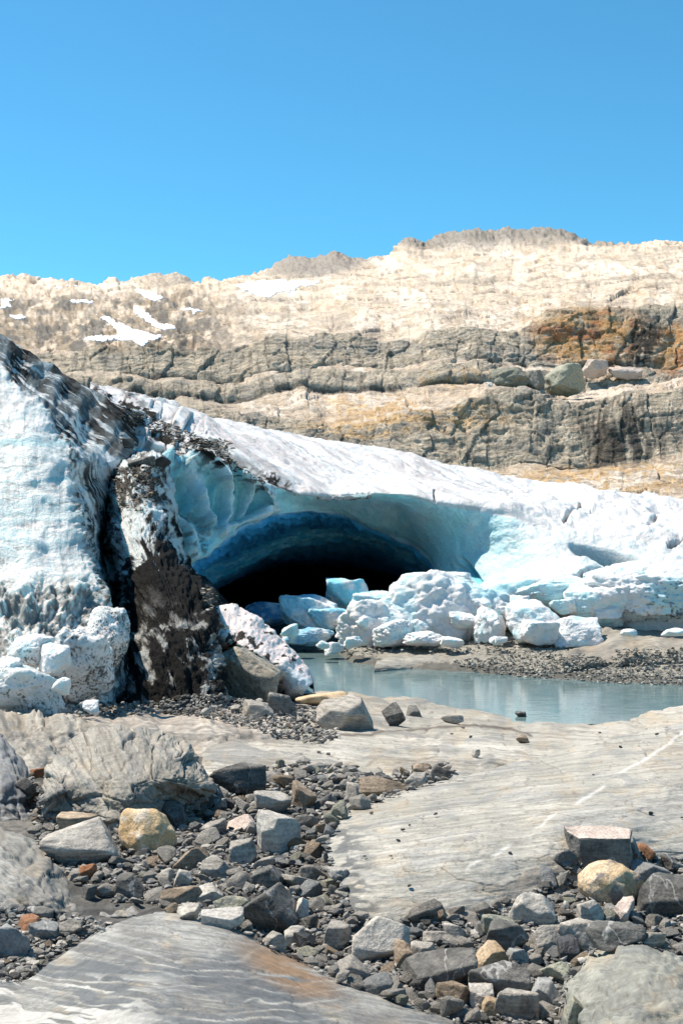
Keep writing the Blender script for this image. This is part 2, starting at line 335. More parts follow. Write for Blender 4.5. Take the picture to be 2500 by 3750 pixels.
mm = raw_mesh('mountain', V, gridq(*px.shape), C, mat=M_mtn); mo = link('mountain', mm); tag(mo, 'pale layered rocky mountainside with grey cliff bands behind the glacier', 'mountain', kind='structure')
MTN = (pxs, V, base_py)
# snow patches lie on the mountain: thick sheets following its surface
def snow_patch(poly, label, thick=1.0):
    P_ = np.array(poly, float); x0, x1 = P_[:, 0].min(), P_[:, 0].max()
    pjx = V[..., 0] / V[..., 1] * F + CX; pjy = (CAMZ - V[..., 2]) / V[..., 1] * F + CY
    jj = fbm(pjx / 22, pjy / 22, o=4, s=int(x0) % 90)
    m_ = inpoly(pjx + 13 * jj, pjy + 8 * jj, poly); m_[:-3] &= True
    m_ &= (t > 1.02); m_ &= ~((m_.sum() < 0) & m_)
    if m_.sum() < 12: return
    q = gridq(*px.shape); mf = m_.ravel()
    qk = q[mf[q].sum(1) >= 3]; use = np.unique(qk); ren = -np.ones(mf.size, int); ren[use] = np.arange(len(use)); qk = ren[qk]
    base = (B + N * ((d * .45 + 1.5) * Y / F)[..., None]).reshape(-1, 3)[use]; real = V.reshape(-1, 3)[use]
    yy = Y.reshape(-1)[use]; up = np.stack([0 * yy, -.25 * yy / F * 8, yy / F * 2.2 * thick], -1)
    top = np.maximum(base, real + 0) * 0 + real + (base - real) * .8 + up
    top[:, 2] = np.maximum(top[:, 2], real[:, 2] + yy / F * 1.5); top[:, 1] = np.minimum(top[:, 1], real[:, 1] - yy / F * 1.0)
    ed = {}
    for a, b in np.concatenate([qk[:, [0, 1]], qk[:, [1, 2]], qk[:, [2, 3]], qk[:, [3, 0]]]).tolist():
        if (b, a) in ed: del ed[(b, a)]
        else: ed[(a, b)] = 1
    n_ = len(top); bot = real - up * 1.0
    side = np.array([[b, a, a + n_, b + n_] for a, b in ed]).reshape(-1, 4)
    o = link('snow_patch', raw_mesh('snow_patch', np.concatenate([top, bot]), np.concatenate([qk, side]), mat=M_snow))
    tag(o, label, 'snow patch', 'snow patches lying on the mountainside')
snow_patch([(855,1045),(905,1030),(1000,1026),(1110,1028),(1180,1038),(1110,1050),(1040,1070),(985,1090),(930,1078)], 'broad snow patch high on the saddle under the pointed grey peak')
snow_patch([(480,1116),(505,1118),(545,1150),(575,1180),(640,1195),(650,1208),(600,1212),(560,1195),(520,1170),(490,1145)], 'long diagonal snow patch narrowing uphill above the forked snow patch')
snow_patch([(345,1150),(400,1158),(430,1182),(500,1210),(590,1228),(560,1250),(520,1272),(490,1250),(420,1248),(310,1250),(330,1235),(440,1222),(400,1185)], 'forked snow patch, lowest and largest on the brown left hillside')
snow_patch([(0,1094),(60,1098),(30,1110),(45,1122),(0,1134)], 'small snow patch at the far left edge of the hillside')
snow_patch([(20,1150),(75,1152),(105,1168),(60,1170)], 'little snow streak on the left hillside below the snow patch at the edge')
snow_patch([(490,1062),(560,1066),(600,1088),(575,1110),(530,1090)], 'short snow patch just above the long diagonal snow patch')
snow_patch([(650,1125),(720,1132),(765,1146),(700,1150)], 'thin wedge of snow right of the long diagonal snow patch')
snow_patch([(180,1042),(260,1048),(330,1052),(200,1054)], 'thin snow streak just under the left skyline')
snow_patch([(250,1100),(345,1100),(330,1112),(260,1110)], 'narrow level snow streak in the middle of the brown left hillside')

# ================================================================== GLACIER
glacier = D.objects.new('glacier', None); COL.objects.link(glacier); glacier.location = (0, 0, 0)
tag(glacier, 'glacier tongue arching over a dark blue ice cave, with dirty crevassed ice on the left', 'glacier')
WHITE = (.68, .66, .65); TEAL = (.42, .82, .88); BLUE = (.07, .45, .72); DIRT = (.025, .023, .021)
gp = np.linspace(330, 2900, 860)
g1 = [
 [(330,1500,62),(900,1640,64),(1500,1730,64),(2100,1900,60),(2900,1950,56)],
 [(330,1404,43),(367,1419,43.5),(478,1443,45),(638,1482,47),(797,1538,48),(1000,1580,48),(1116,1602,48),(1435,1650,47),(1722,1722,45),(1977,1770,43),(2264,1825,41),(2500,1842,39),(2900,1850,38)],
 [(330,1470,38),(560,1520,38.5),(800,1600,40),(1000,1660,40),(1300,1712,41),(1600,1750,40),(1950,1825,38),(2200,1870,36.5),(2500,1890,36),(2900,1900,36)],
 # lip
 [(330,1620,30),(470,1600,30),(560,1625,30.2),(640,1655,30.6),(760,1668,31),(850,1700,31.3),(900,1730,31.5),(1000,1775,32),(1100,1812,32.8),(1200,1822,33.4),(1300,1812,33.8),(1400,1806,34),(1500,1812,33.8),(1600,1838,33.5),(1750,1860,33.2),(1950,1900,33),(2100,1935,32.6),(2300,1960,32),(2500,1980,31.6),(2900,2000,31)],
 # hollow wall under the lip
 [(330,1780,29),(560,1760,29.4),(640,1780,29.9),(760,1800,30.6),(900,1830,31.6),(1000,1840,32.6),(1150,1855,34.2),(1300,1858,35),(1450,1870,35.3),(1600,1935,34.3),(1750,2000,33.2),(1950,2020,31.8),(2150,2030,31),(2500,2070,30),(2900,2080,30)],
 # outer arch edge / foot of wall on the right
 [(330,2050,28.5),(560,2080,29),(690,2075,29.6),(740,2040,29.9),(806,1984,30.4),(913,1918,31.4),(990,1888,32.4),(1112,1866,34.0),(1250,1886,35.6),(1400,1950,36.6),(1500,1990,36.6),(1570,2050,35.8),(1600,2110,34.8),(1660,2140,33.8),(1800,2160,31.4),(2000,2160,30.2),(2300,2190,29.2),(2500,2220,28.8),(2900,2220,28.8)],
 # recess
 [(330,2200,28.4),(560,2200,29),(690,2110,32),(760,2070,34),(850,2036,36.5),(1000,1968,37.5),(1112,1932,38),(1250,1928,38),(1400,1968,37.8),(1500,2008,37.8),(1575,2066,37.4),(1605,2125,36.8),(1660,2250,33.5),(1800,2300,31.2),(2300,2330,29),(2900,2330,28.8)],
 # inner arch
 [(330,2300,28.4),(600,2300,29.5),(690,2155,35),(775,2130,36),(850,2092,37.4),(960,2030,38.2),(1035,2000,38.8),(1150,1976,39.2),(1300,1978,39.8),(1430,2020,40),(1520,2062,39.8),(1580,2105,39),(1610,2135,38),(1660,2330,33.4),(1800,2360,31.2),(2300,2380,29),(2900,2380,28.8)],
 # ceiling further in
 [(330,2330,28.6),(600,2330,29.8),(690,2190,40),(775,2160,44),(850,2116,41),(960,2060,42.5),(1080,2042,43.5),(1265,2046,44),(1380,2064,44),(1456,2094,43),(1530,2122,42),(1610,2150,40),(1660,2345,33.6),(1800,2370,31.4),(2900,2390,29)],
 [(330,2350,29),(600,2350,30),(690,2240,50),(850,2190,58),(1200,2150,62),(1500,2170,58),(1610,2220,50),(1660,2360,34),(2900,2400,29.4)],
 [(330,2370,29.4),(600,2370,31),(690,2300,54),(850,2300,60),(1200,2300,64),(1500,2300,60),(1610,2300,52),(1660,2375,34.6),(2900,2410,30)]]
px, py, Y, t = loft(g1, gp, 620, sm=8, wts=[.3, 1, 1, 1, 1, 2, 1.4, 1.5, .6, .4])
B = W(px, py, Y); N = normals(B); N *= np.sign(np.sum(N * (np.array([0, 0, CAMZ]) - B), -1, keepdims=True))
X, V_ = px / 100, py / 100; wx = fbm(X * .7, V_ * .9, o=4, s=105); wy = fbm(X * .8 + 5, V_, o=4, s=106)
bx, bz, by = B[..., 0], B[..., 2], B[..., 1]
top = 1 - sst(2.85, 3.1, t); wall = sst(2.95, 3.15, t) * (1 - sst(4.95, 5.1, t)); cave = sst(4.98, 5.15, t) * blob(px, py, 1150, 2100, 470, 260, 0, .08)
rightw = sst(1650, 1950, px); bulge = blob(px, py, 760, 1850, 250, 230, 0, .3) * wall
d = .22 * fbm(bx * .5, by * .35, bz * .6, o=5, s=110) * (.5 + .5 * top)
# melt furrows on the upper surface run down to the lip
fur = ani(bx * 1.6 + by * .55 + .6 * wx, by * .22, o=4, s=111); d += .16 * fur * top
d += top * rightw * (.50 * fbm(bx * .5, by * .3, o=6, g=.55, s=119) + .22 * np.abs(fbm(bx * 1.6, by * 1.1, bz, o=4, s=120)))
# scalloped wall
c1, ce, cid = cell(bx * .95 + wx, bz * 1.3 + wy, s=112); d -= wall * (1 - bulge) * (.06 * (1 - c1) * sst(.1, 1, rightw * 0 + 1))
d += wall * .16 * fbm(bx * .7 + bz * .4, bz * .9 - bx * .3, by * .5, o=5, s=113)
# fins and flutes on the teal bulge at the left
flu = np.sin((px - 600 + (py - 1700) * .25 + 40 * wx) / 26.0); d += bulge * (.16 * (1 - np.abs(flu)) + .16 * fbm(X * 2.2, V_ * 1.2, o=4, s=114))
d += wall * rightw * .30 * fbm(X * .8, V_ * 1.3, o=5, s=118)
# concentric melt ridges inside the cave
rid = (t * 5.0 + 1.2 * wx) % 1.0; d += cave * (.10 * np.abs(rid - .5) * 2 + .12 * fbm(X * 1.8, t * 7, o=4, s=115) + .10 * fbm(X * 5, t * 12, o=3, s=116))
def line(pts, w_):
    r = np.zeros_like(px)
    for (x0, y0), (x1, y1) in zip(pts[:-1], pts[1:]):
        L = math.hypot(x1 - x0, y1 - y0); a_ = np.clip(((px - x0) * (x1 - x0) + (py - y0) * (y1 - y0)) / L ** 2, 0, 1); q_ = np.hypot(px - x0 - a_ * (x1 - x0), py - y0 - a_ * (y1 - y0))
        r = np.maximum(r, np.exp(-(q_ / w_) ** 2))
    return r
wob = 14 * fbm(px / 60, py / 60, o=3, s=150); px0, py0 = px, py; px, py = px + wob, py + wob * .6
ribs = line([(700,1665),(790,1700),(850,1790),(850,1880),(800,1950)], 16) + line([(860,1690),(900,1720),(925,1790),(900,1870)], 11) + line([(900,1740),(1000,1800),(990,1850),(940,1880)], 13) + line([(700,1700),(740,1800),(760,1900)], 22) + .8 * line([(640,1850),(700,1960),(700,2040)], 18) + .8 * line([(800,1960),(900,1900),(1010,1870)], 14)
lobes = blob(px, py, 690, 1810, 75, 110, 0, .7) + blob(px, py, 880, 1840, 45, 80, 10, .7) + blob(px, py, 800, 1830, 30, 90, 0, .7)
darkl = line([(800,1690),(850,1720),(870,1760),(872,1800)], 4) + line([(880,1690),(930,1730),(960,1790),(950,1810)], 4) + line([(830,1660),(920,1700),(1000,1765),(1060,1795)], 5)
px, py = px0, py0
ribs = np.clip(ribs, 0, 1.2) * sst(2.85, 3.1, t) * (1 - sst(4.9, 5.0, t)); d += .34 * ribs - .35 * lobes * wall
# scooped blue hollow on the right, cracks
d -= 2.4 * blob(px, py, 2225, 2030, 105, 26, 14, .5)
d -= .3 * blob(px, py, 1715, 2090, 50, 13, 50, .6); d -= .2 * blob(px, py, 1678, 2085, 20, 9, 50, .6)
crack = lambda x0, y0, x1, y1, w_: np.exp(-((((px - x0) * (y1 - y0) - (py - y0) * (x1 - x0)) / math.hypot(x1 - x0, y1 - y0) + 12 * fbm(px / 30, py / 30, o=3, s=117)) / w_) ** 2) * (((px - x0) * (x1 - x0) + (py - y0) * (y1 - y0)) / ((x1 - x0) ** 2 + (y1 - y0) ** 2) > 0) * (((px - x0) * (x1 - x0) + (py - y0) * (y1 - y0)) / ((x1 - x0) ** 2 + (y1 - y0) ** 2) < 1)
cr = crack(2060,1910,2130,1850,5) + crack(2160,1865,2260,1905,4) + crack(2375,1930,2405,1870,6) + crack(1860,1800,1880,1850,4) + crack(2100,2120,2240,2060,4) + crack(2440,1990,2520,1960,4) + crack(1150,1826,1360,1802,3) + crack(1050,1800,1160,1826,2.5) + crack(1590,1800,1600,1840,3)
d -= .22 * cr
# blocky shard zone at the upper left
shard = blob(px, py, 560, 1560, 190, 90, 20, .4); sc1, sce, sid = cell(X * 1.7 + .5 * wx, V_ * 2.2 + .4 * wy, s=122); d += shard * ((sid - .5) * .5 - .12 * (1 - sst(0, .2, sce)))
# colour: weathered white skin, dense teal ice where the wall has broken away, dirt
V = B + N * (d * .8)[..., None]
fresh = np.clip(wall * (1 - .9 * sst(1650, 2000, px + 120 * wx)) * sst(3.02, 3.2, t + .05 * wx), 0, 1)
C = np.ones(px.shape + (3,)) * np.array(WHITE)
C = mixc(C, (.50, .45, .43), top * sst(-.05, .3, fur + .3 * wx) * (1 - .8 * rightw) * .7); C = mixc(C, (.33, .30, .28), top * sst(.2, .42, ani(bx * 3.2 + by * 1.1 + wx, by * .35, o=5, s=151)) * (1 - .7 * rightw) * .6)
V = V + N * (top * .07 * np.abs(fbm(bx * 2.2, by * 1.2, o=4, s=152)))[..., None]
C = mixc(C, TEAL, fresh * (.88 + .2 * fbm(X * 1.2, V_ * 1.6, o=4, s=130)))
C = mixc(C, (.66, .88, .90), fresh * sst(.05, .45, fbm(X * 1.6 + V_ * .8, V_ * .9 - X * .2, o=5, s=131)) * .65)
C = mixc(C, (.20, .50, .55), bulge * sst(-.1, .3, fbm(X * 1.1, V_ * .9, o=3, s=132) + .25 - .25 * blob(px, py, 900, 1800, 150, 150)) * .8)
C = mixc(C, (.72, .78, .76), bulge * sst(.55, .95, 1 - np.abs(flu)) * .6 * sst(-.3, .3, fbm(X * 2, V_ * 2, o=3, s=133)))
C = mixc(C, (.16, .46, .50), lobes * wall * .75); C = mixc(C, (.84, .86, .84), ribs * .75); C = mixc(C, DIRT, darkl * .8)
C = mixc(C, (.13, .14, .12), (blob(px, py, 690, 1960, 90, 130, -35, .6) * sst(.0, .4, fbm(X * 5, V_ * 5, o=5, s=134)) + .8 * blob(px, py, 640, 1780, 40, 110, 0, .6) * sst(-.1, .3, fbm(X * 4, V_ * 4, o=4, s=135))) * .75)
C = mixc(C, BLUE, cave); C = mixc(C, (.03, .27, .56), .85 * cave * (1 - sst(5.7, 6.15, t + .15 * wx)) * (1 - sst(1200, 1500, px))); C = mixc(C, (.34, .76, .90), cave * sst(5.95, 6.4, t) * (1 - sst(7.0, 7.25, t)) * sst(-.3, .4, fbm(X * 3, t * 9, o=4, s=136)) * .8)  # shade painted in: recess under the lip darker, inner band facing out lighter
C = mixc(C, (.17, .55, .85), cave * sst(6.9, 7.4, t)); C = mixc(C, (.09, .34, .62), cave * sst(7.4, 8.0, t)); C = mixc(C, (.012, .014, .018), sst(7.9, 8.5, t) * blob(px, py, 1150, 2200, 520, 300, 0, .08))  # fading light painted in: ceiling darkens with depth, back of cave near black
C = mixc(C, (.18, .58, .66), np.clip(blob(px, py, 2225, 2032, 105, 28, 14, .4) + blob(px, py, 1715, 2090, 55, 14, 62, .4), 0, 1))
C = mixc(C, (.60, .60, .59), rightw * sst(.18, .4, fbm(X * 2.2 + V_, V_ * 4 - X, o=6, g=.65, s=153)) * .5); C = mixc(C, (.62, .78, .84), rightw * wall * sst(.1, .5, fbm(X * 1.3, V_ * 1.6, o=4, s=137)) * .5)
C = mixc(C, DIRT, np.clip(cr, 0, 1) * .75 * sst(-.3, .2, fbm(X * 6, V_ * 6, o=3, s=138)))
dn = fbm(X * 4.5 + V_ * 1.5, V_ * 7 - X * 1.2, o=6, g=.6, s=140); dn2 = ani((px + .5 * py) / 160, (py - .55 * px) / 16 + wx, o=4, s=141)
dz = np.clip(blob(px, py, 560, 1560, 260, 55, 33, .7) + blob(px, py, 800, 1680, 240, 32, 28, .6) + blob(px, py, 980, 1745, 110, 14, 24, .6) + blob(px, py, 420, 1500, 110, 35, 30, .6) + blob(px, py, 720, 1620, 120, 26, 8, .5), 0, 1)
C = mixc(C, DIRT, dz * sst(-.02, .22, dn + .35 * dn2 + .18 * dz - .06))
C = mixc(C, (.42, .42, .40), top * blob(px, py, 900, 1700, 420, 120, 22, .6) * sst(.05, .4, dn2) * .5)
splat(V[::2, ::2])
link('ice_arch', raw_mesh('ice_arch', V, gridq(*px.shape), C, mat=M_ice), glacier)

# left wall: banded face, its right hand edge, streaked flank going back to the cleft
T = [
 [(-700,1000,34),(-250,1180,36),(0,1290,38),(110,1350,38),(220,1410,38),(340,1480,38),(480,1560,36)],
 [(-700,880,27),(-250,1090,27),(0,1224,27),(100,1290,28),(215,1362,29),(335,1430,30),(462,1502,30.5)],
 [(-700,1020,24),(-250,1200,23.5),(0,1330,23.8),(75,1372,24.6),(190,1432,26),(320,1500,27.8),(466,1560,29)],
 [(-700,1200,21.5),(-250,1330,21.2),(0,1420,21),(95,1455,21.4),(200,1520,22.6),(320,1590,25.4),(462,1630,27.6)],
 [(-700,1450,20),(-250,1550,19.8),(0,1600,19.4),(130,1600,19.6),(258,1660,20.4),(335,1690,23),(430,1715,25.6)],
 [(-700,1750,18.6),(-250,1800,18.4),(0,1800,18.3),(135,1810,18.4),(278,1830,19.2),(328,1850,21.6),(382,1860,24.4)],
 [(-700,2050,17.4),(-250,2030,17.2),(0,2010,17.1),(150,2020,17.2),(310,2030,18),(352,2045,20.2),(386,2040,23.2)],
 [(-700,2300,16.4),(-250,2250,16.2),(0,2230,16.1),(160,2220,16.2),(372,2210,17),(412,2240,18.8),(436,2270,21.5)],
 [(-700,2500,15.5),(-250,2440,15.3),(0,2410,15.2),(160,2400,15.4),(350,2390,16.2),(430,2400,17),(470,2420,18.4)],
 [(-700,2700,14),(-250,2680,14),(0,2660,14.2),(160,2640,14.6),(330,2620,15.6),(440,2610,16.4),(500,2610,17.6)]]
T = [r + [(r[-1][0] + 70, r[-1][1] + 10, r[-1][2] + 5)] for r in T]
px, py, Y = crnet(T, 560, 440); B = W(px, py, Y); N = normals(B); N *= np.sign(np.sum(N * (np.array([0, 0, CAMZ]) - B), -1, keepdims=True))
X, V_ = px / 100, py / 100; wx = fbm(X * .7, V_ * .9, o=4, s=205); bx, by, bz = B[..., 0], B[..., 1], B[..., 2]
edge = np.interp(py, [1224,1400,1500,1620,1700,1900,2000,2200,2330,2400,2600], [-60,40,150,240,262,288,322,372,410,400,380])
face = 1 - sst(-14, 14, px - edge + 14 * wx); flank = 1 - face
band = ani(px / 420, py / 46 + .7 * wx, o=4, s=210); gv0 = ani(px / 16 + .8 * wx, py / 230, o=4, g=.6, s=230); d = face * (-.006 * sst(.0, .35, gv0) + .035 * band + .09 * fbm(X * 1.0, V_ * 1.0, o=3, s=211))
lower = sst(2080, 2200, py); d += face * lower * (.20 * np.abs(fbm(X * 1.8, V_ * 1.8, o=4, s=212)) + .16 * fbm(X * 1.2, V_, o=4, s=218))
str_ = ani((px - .30 * (py - 1300)) / 20 + .9 * wx, (py + .3 * px) / 260, o=4, s=213)
strU = ani((py - .95 * px) / 30 + .7 * wx, (px + py) / 300, o=4, s=214); up_ = 1 - sst(1600, 1750, py); str_ = lerp(str_, strU, up_)
d += flank * (.06 * str_ + .12 * fbm(X * 1.5, V_ * 1.2, o=4, s=215))
d += .05 * (1 - np.abs(px - edge) / 60).clip(0) * (1 + fbm(X * 5, V_ * 5, o=3, s=216))
V = B + N * d[..., None]
C = np.ones(px.shape + (3,)) * np.array((.88, .855, .81)); dn_f = fbm(X * 3, V_ * 9, o=5, g=.6, s=231)
C = mixc(C, (.50, .60, .59), face * (1 - lower) * sst(.05, .35, ani(px / 300 + 9, py / 22 + 1.2 * wx, o=5, s=226)) * .6)
gv = ani(px / 16 + .8 * wx, py / 230, o=4, g=.6, s=230); dg = ani((px + .55 * py) / 17 + .6 * wx, (py - .55 * px) / 240, o=4, g=.6, s=232); C = mixc(C, (.34, .36, .36), face * sst(.05, .34, dg) * .45 * sst(-.3, .3, dn_f + .2)); C = mixc(C, (.46, .47, .45), face * sst(.0, .3, gv) * .18); C = mixc(C, (.22, .23, .22), face * sst(.16, .34, .3 * gv + .8 * dn_f) * .5)
C = mixc(C, (.62, .72, .71), face * (1 - lower) * sst(.0, .4, band + .3 * fbm(X, V_ * 2, o=4, s=220)) * .7)
C = mixc(C, (.40, .62, .64), (blob(px, py, 215, 1757, 50, 8, 0, .5) + blob(px, py, 130, 1620, 150, 14, 2, .6) * .7 + .5 * blob(px, py, 60, 1950, 70, 18, 0, .6)))
C = mixc(C, (.07, .075, .07), face * (.5 * np.exp(-((py - 1702 - 22 * wx) / 6) ** 2) * sst(-.5, .3, fbm(X * 2, V_ * 2, s=221)) + .6 * np.exp(-((py - 1777 - 20 * wx) / 4) ** 2) * sst(0, .3, vnoise(X * 4, V_, s=222)) + .6 * np.exp(-((py - 1845 - 30 * wx) / 3) ** 2) * sst(-.1, .3, vnoise(X * 4, V_, s=223))) * (1 - sst(270, 300, px)))
dn = fbm(X * 8, V_ * 5.5, o=5, g=.62, s=224); dn2 = fbm(X * 1.2, V_ * 1.2, o=4, s=225)
C = mixc(C, (.42, .44, .43), flank * sst(-.35, .1, strU * up_ + str_ * (1 - up_) + .4 * dn) * .6)
C = mixc(C, (.022, .021, .02), flank * up_ * sst(-.28, .12, strU * .9 + .5 * dn - .34 + .9 * (1 - sst(20, 240, py - 1224 - .60 * px)) + .10))
C = mixc(C, (.03, .028, .026), flank * (1 - up_) * sst(-.05, .22, str_ * .8 + .6 * dn + .04))
C = mixc(C, (.42, .50, .52), flank * sst(-.1, .3, dn2) * .35)
C = mixc(C, (.07, .065, .058), lower * face * sst(.02, .42, dn * .9 + .5 * dn2 + .14) * .85)
C = mixc(C, (.30, .30, .28), lower * face * sst(-.1, .3, dn2 + .3 * dn) * .5)
fs = lerp(ani((px - .30 * (py - 1300)) / 7 + .6 * wx, py / 130, o=3, g=.7, s=228), ani((py - .85 * px) / 9 + .5 * wx, (px + py) / 130, o=3, g=.7, s=229), up_); C = mixc(C, (.08, .08, .075), flank * sst(.12, .3, fs) * .7); C = mixc(C, (.74, .76, .75), flank * sst(.16, .34, -fs) * .6)
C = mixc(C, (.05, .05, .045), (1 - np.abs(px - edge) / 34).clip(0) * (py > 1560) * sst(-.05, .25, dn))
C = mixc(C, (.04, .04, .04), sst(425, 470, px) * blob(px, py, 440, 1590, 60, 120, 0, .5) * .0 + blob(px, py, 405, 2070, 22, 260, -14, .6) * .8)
splat(V[::2, ::2])
link('ice_wall', raw_mesh('ice_wall', V, gridq(*px.shape), C, mat=M_ice), glacier)

# dirt covered wedge right of the cleft
T = [
 [(385,1700,33),(440,1660,33),(520,1640,33),(590,1660,33),(640,1690,33),(660,1720,35)],
 [(400,1740,26),(450,1705,25.4),(515,1690,25.2),(575,1700,26),(615,1730,28),(650,1760,31)],
 [(378,1850,24.8),(420,1840,23.4),(500,1830,23),(575,1850,24),(628,1890,27),(670,1930,31)],
 [(392,1980,23.2),(430,1980,21.6),(530,1975,20.8),(615,2002,21.6),(665,2050,25.5),(720,2080,30)],
 [(430,2150,21.6),(468,2140,19.9),(590,2120,19.2),(705,2120,20.2),(752,2150,23.6),(800,2170,29)],
 [(442,2290,19.6),(515,2270,18.4),(660,2270,17.9),(788,2262,18.6),(820,2280,21.5),(850,2250,27)],
 [(412,2420,18.0),(520,2420,17.1),(680,2420,16.9),(803,2400,17.6),(822,2430,20),(850,2400,25)],
 [(385,2500,17.2),(520,2510,16.5),(680,2510,16.4),(806,2500,17),(822,2540,19),(850,2520,24)],
 [(380,2650,15.8),(530,2650,15.9),(680,2650,15.9),(808,2630,16.4),(824,2640,18),(850,2640,22)]]
T = [[(r[0][0] - 75, r[0][1], r[0][2] + 3.5)] + r for r in T]
px, py, Y = crnet(T, 520, 360); B = W(px, py, Y); N = normals(B); N *= np.sign(np.sum(N * (np.array([0, 0, CAMZ]) - B), -1, keepdims=True))
X, V_ = px / 100, py / 100; wx = fbm(X * .9, V_ * .9, o=4, s=305)
sv = ani((px - .36 * (py - 2000)) / 24 + .7 * wx, py / 260, o=5, g=.6, s=306)
d = .09 * sv + .035 * fbm(X * 7, V_ * 6, o=4, s=314) + .22 * fbm(X * .9, V_ * .8, o=4, s=307) + .03 * np.abs(fbm(X * 2.5, V_ * 2.5, o=4, s=308))
V = B + N * d[..., None]
C = np.ones(px.shape + (3,)) * np.array((.58, .62, .62)); dn = fbm(X * 6.5, V_ * 5, o=6, g=.6, s=309); dn2 = fbm(X * 1.1, V_, o=4, s=310)
core = sst(-40, 60, px - np.interp(py, [1950, 2100, 2200, 2300, 2400, 2600], [500, 490, 480, 430, 380, 350])) * sst(1880, 2150, py - .3 * (px - 520) + 90 * sv)
C = mixc(C, (.017, .0165, .016), sst(-.25, .20, dn * .6 + .45 * sv + .35 * dn2 + .95 * core - .08 + .12 * fbm(X * 16, V_ * 13, o=3, s=313)))
C = mixc(C, (.42, .42, .40), sst(.0, .42, fbm(X * 2.6 - V_ * .5, V_ * 2.1, o=6, g=.68, s=311)) * .72 * sst(2140, 2300, py + 60 * wx))
C = mixc(C, (.08, .07, .06), blob(px, py, 500, 1760, 110, 90, 0, .6) * sst(-.25, .05, dn))
splat(V[::2, ::2])
link('dirty_ice_ridge', raw_mesh('dirty_ice_ridge', V, gridq(*px.shape), C, mat=M_ice), glacier)

# ================================================================== GROUND, BEDROCK, POND
WZ = -1.5
def ground_z(x, y):
    z = np.interp(y, [0, 5, 7, 8.5, 10, 12, 15, 18, 20.0, 23, 26, 28, 30, 40, 60], [-.10, -.12, -.15, -.28, -.52, -.85, -1.2, -1.6, -1.9, -2.1, -2.1, -2.0, -2.0, -2.3, -2.5])
    left = 1 - sst(-.08, .12, x / np.maximum(y, 1) - .00 + 0 * x)         # left side stays above the water
    zl = np.interp(y, [0, 5, 7, 8.5, 12, 15, 18, 22, 26, 40], [-.1, -.12, -.16, -.32, -.62, -.85, -1.1, -1.44, -1.7, -2.1])
    z = lerp(z, zl, 1 - sst(-.115, -.04, x / np.maximum(y, 1)))
    # far shore on the right
    pxx = x / np.maximum(y, 1) * F + CX
    ye = np.interp(pxx, [1100, 1180, 1300, 1450, 1700, 2000, 2300, 2550, 3000, 3500], [30, 29, 27.0, 26.3, 25.6, 24.6, 23.9, 23.6, 23.2, 23])
    sh = sst(0, 1, (y - ye + .25) / 1.6); zs = np.interp(y - ye, [0, .4, 2, 6, 12], [-1.5, -1.42, -1.25, -1.0, -.8])
    sm_ = sst(1120, 1300, pxx) * (1 - sst(31, 33, y) * (1 - sst(1600, 1750, pxx))); z = np.where(y > ye - .9, np.maximum(z, lerp(z, zs, sst(0, .5, (y - ye + .5)) * sm_)), z)
    z = z + .9 * sst(1800, 4500, np.abs(pxx - 1250) + 600) * sst(6, 40, y) * (pxx > 3000)
    return z
gu = np.linspace(-2300, 4900, 1060); gy = np.exp(np.linspace(math.log(2.0), math.log(75), 980))
PX, GY = np.meshgrid(gu, gy); gx = (PX - CX) / F * GY
gz = ground_z(gx, GY) + .035 * fbm(gx * 2, GY * 2, o=5, s=401) * np.minimum(GY / 6, 2) * (1 + 0 * gx)
gz += .02 * fbm(gx * 9, GY * 9, o=3, s=402)
V = np.stack([gx, GY + 0 * gx, gz], -1)
g1_ = fbm(gx * 3, GY * 3, o=5, s=403); g2_ = fbm(gx * 12, GY * 12, o=3, s=404)
C = np.ones(gx.shape + (3,)) * np.array((.10, .095, .087)); C = mixc(C, (.17, .155, .135), sst(-.1, .4, g1_)); C = mixc(C, (.045, .045, .043), sst(.05, .4, g2_) * .7)
C = mixc(C, (.16, .13, .10), sst(.1, .5, fbm(gx, GY, o=4, s=405)) * .6); C = mixc(C, (.27, .25, .21), sst(12, 16, GY) * .85)
wet = (np.abs(gz - WZ) < .10) & (GY > 15); C = mixc(C, (.05, .05, .045), wet * .7)
splat(V)
go = link('ground', raw_mesh('ground', V, gridq(*gx.shape, flip=True), C, mat=M_gravel)); tag(go, 'dark gravel and grit filling the hollows between bedrock', 'ground', kind='structure')
# far ground sheet reaching the horizon under everything
fx, fy = np.meshgrid(np.linspace(-3000, 3000, 60), np.linspace(-3000, 3000, 60)); fz = -3.2 + 0 * fx
C = np.ones(fx.shape + (3,)) * np.array((.25, .22, .19))
fo = link('terrain', raw_mesh('terrain', np.stack([fx, fy, fz], -1), gridq(60, 60, flip=True), C, mat=M_gravel)); tag(fo, 'stony valley floor reaching to the horizon', 'terrain', kind='structure')
m = NT('pond_water'); pos = m.n('ShaderNodeNewGeometry').outputs['Position']
wv = m.noise(m.mapv(pos, (1.2, 3.5, 1)), 2.0, 4, .55); wv2 = m.noise(m.mapv(pos, (3, 12, 1)), 2.5, 3)
m.b.inputs['Base Color'].default_value = (.13, .215, .215, 1); m.b.inputs['Roughness'].default_value = .03; m.b.inputs['IOR'].default_value = 1.333; m.b.inputs['Specular IOR Level'].default_value = .6
m.l(m.mix(m.ramp(wv, .4, .65), (.095, .15, .155, 1), (.16, .22, .22, 1)), m.b.inputs['Base Color'])
m.l(m.bump(m.math('ADD', wv, m.math('MULTIPLY', wv2, .25)), .0035), m.b.inputs['Normal']); M_water = m.m
wx_, wy_ = np.meshgrid(np.linspace(-14, 30, 60), np.linspace(19.3, 62, 60))
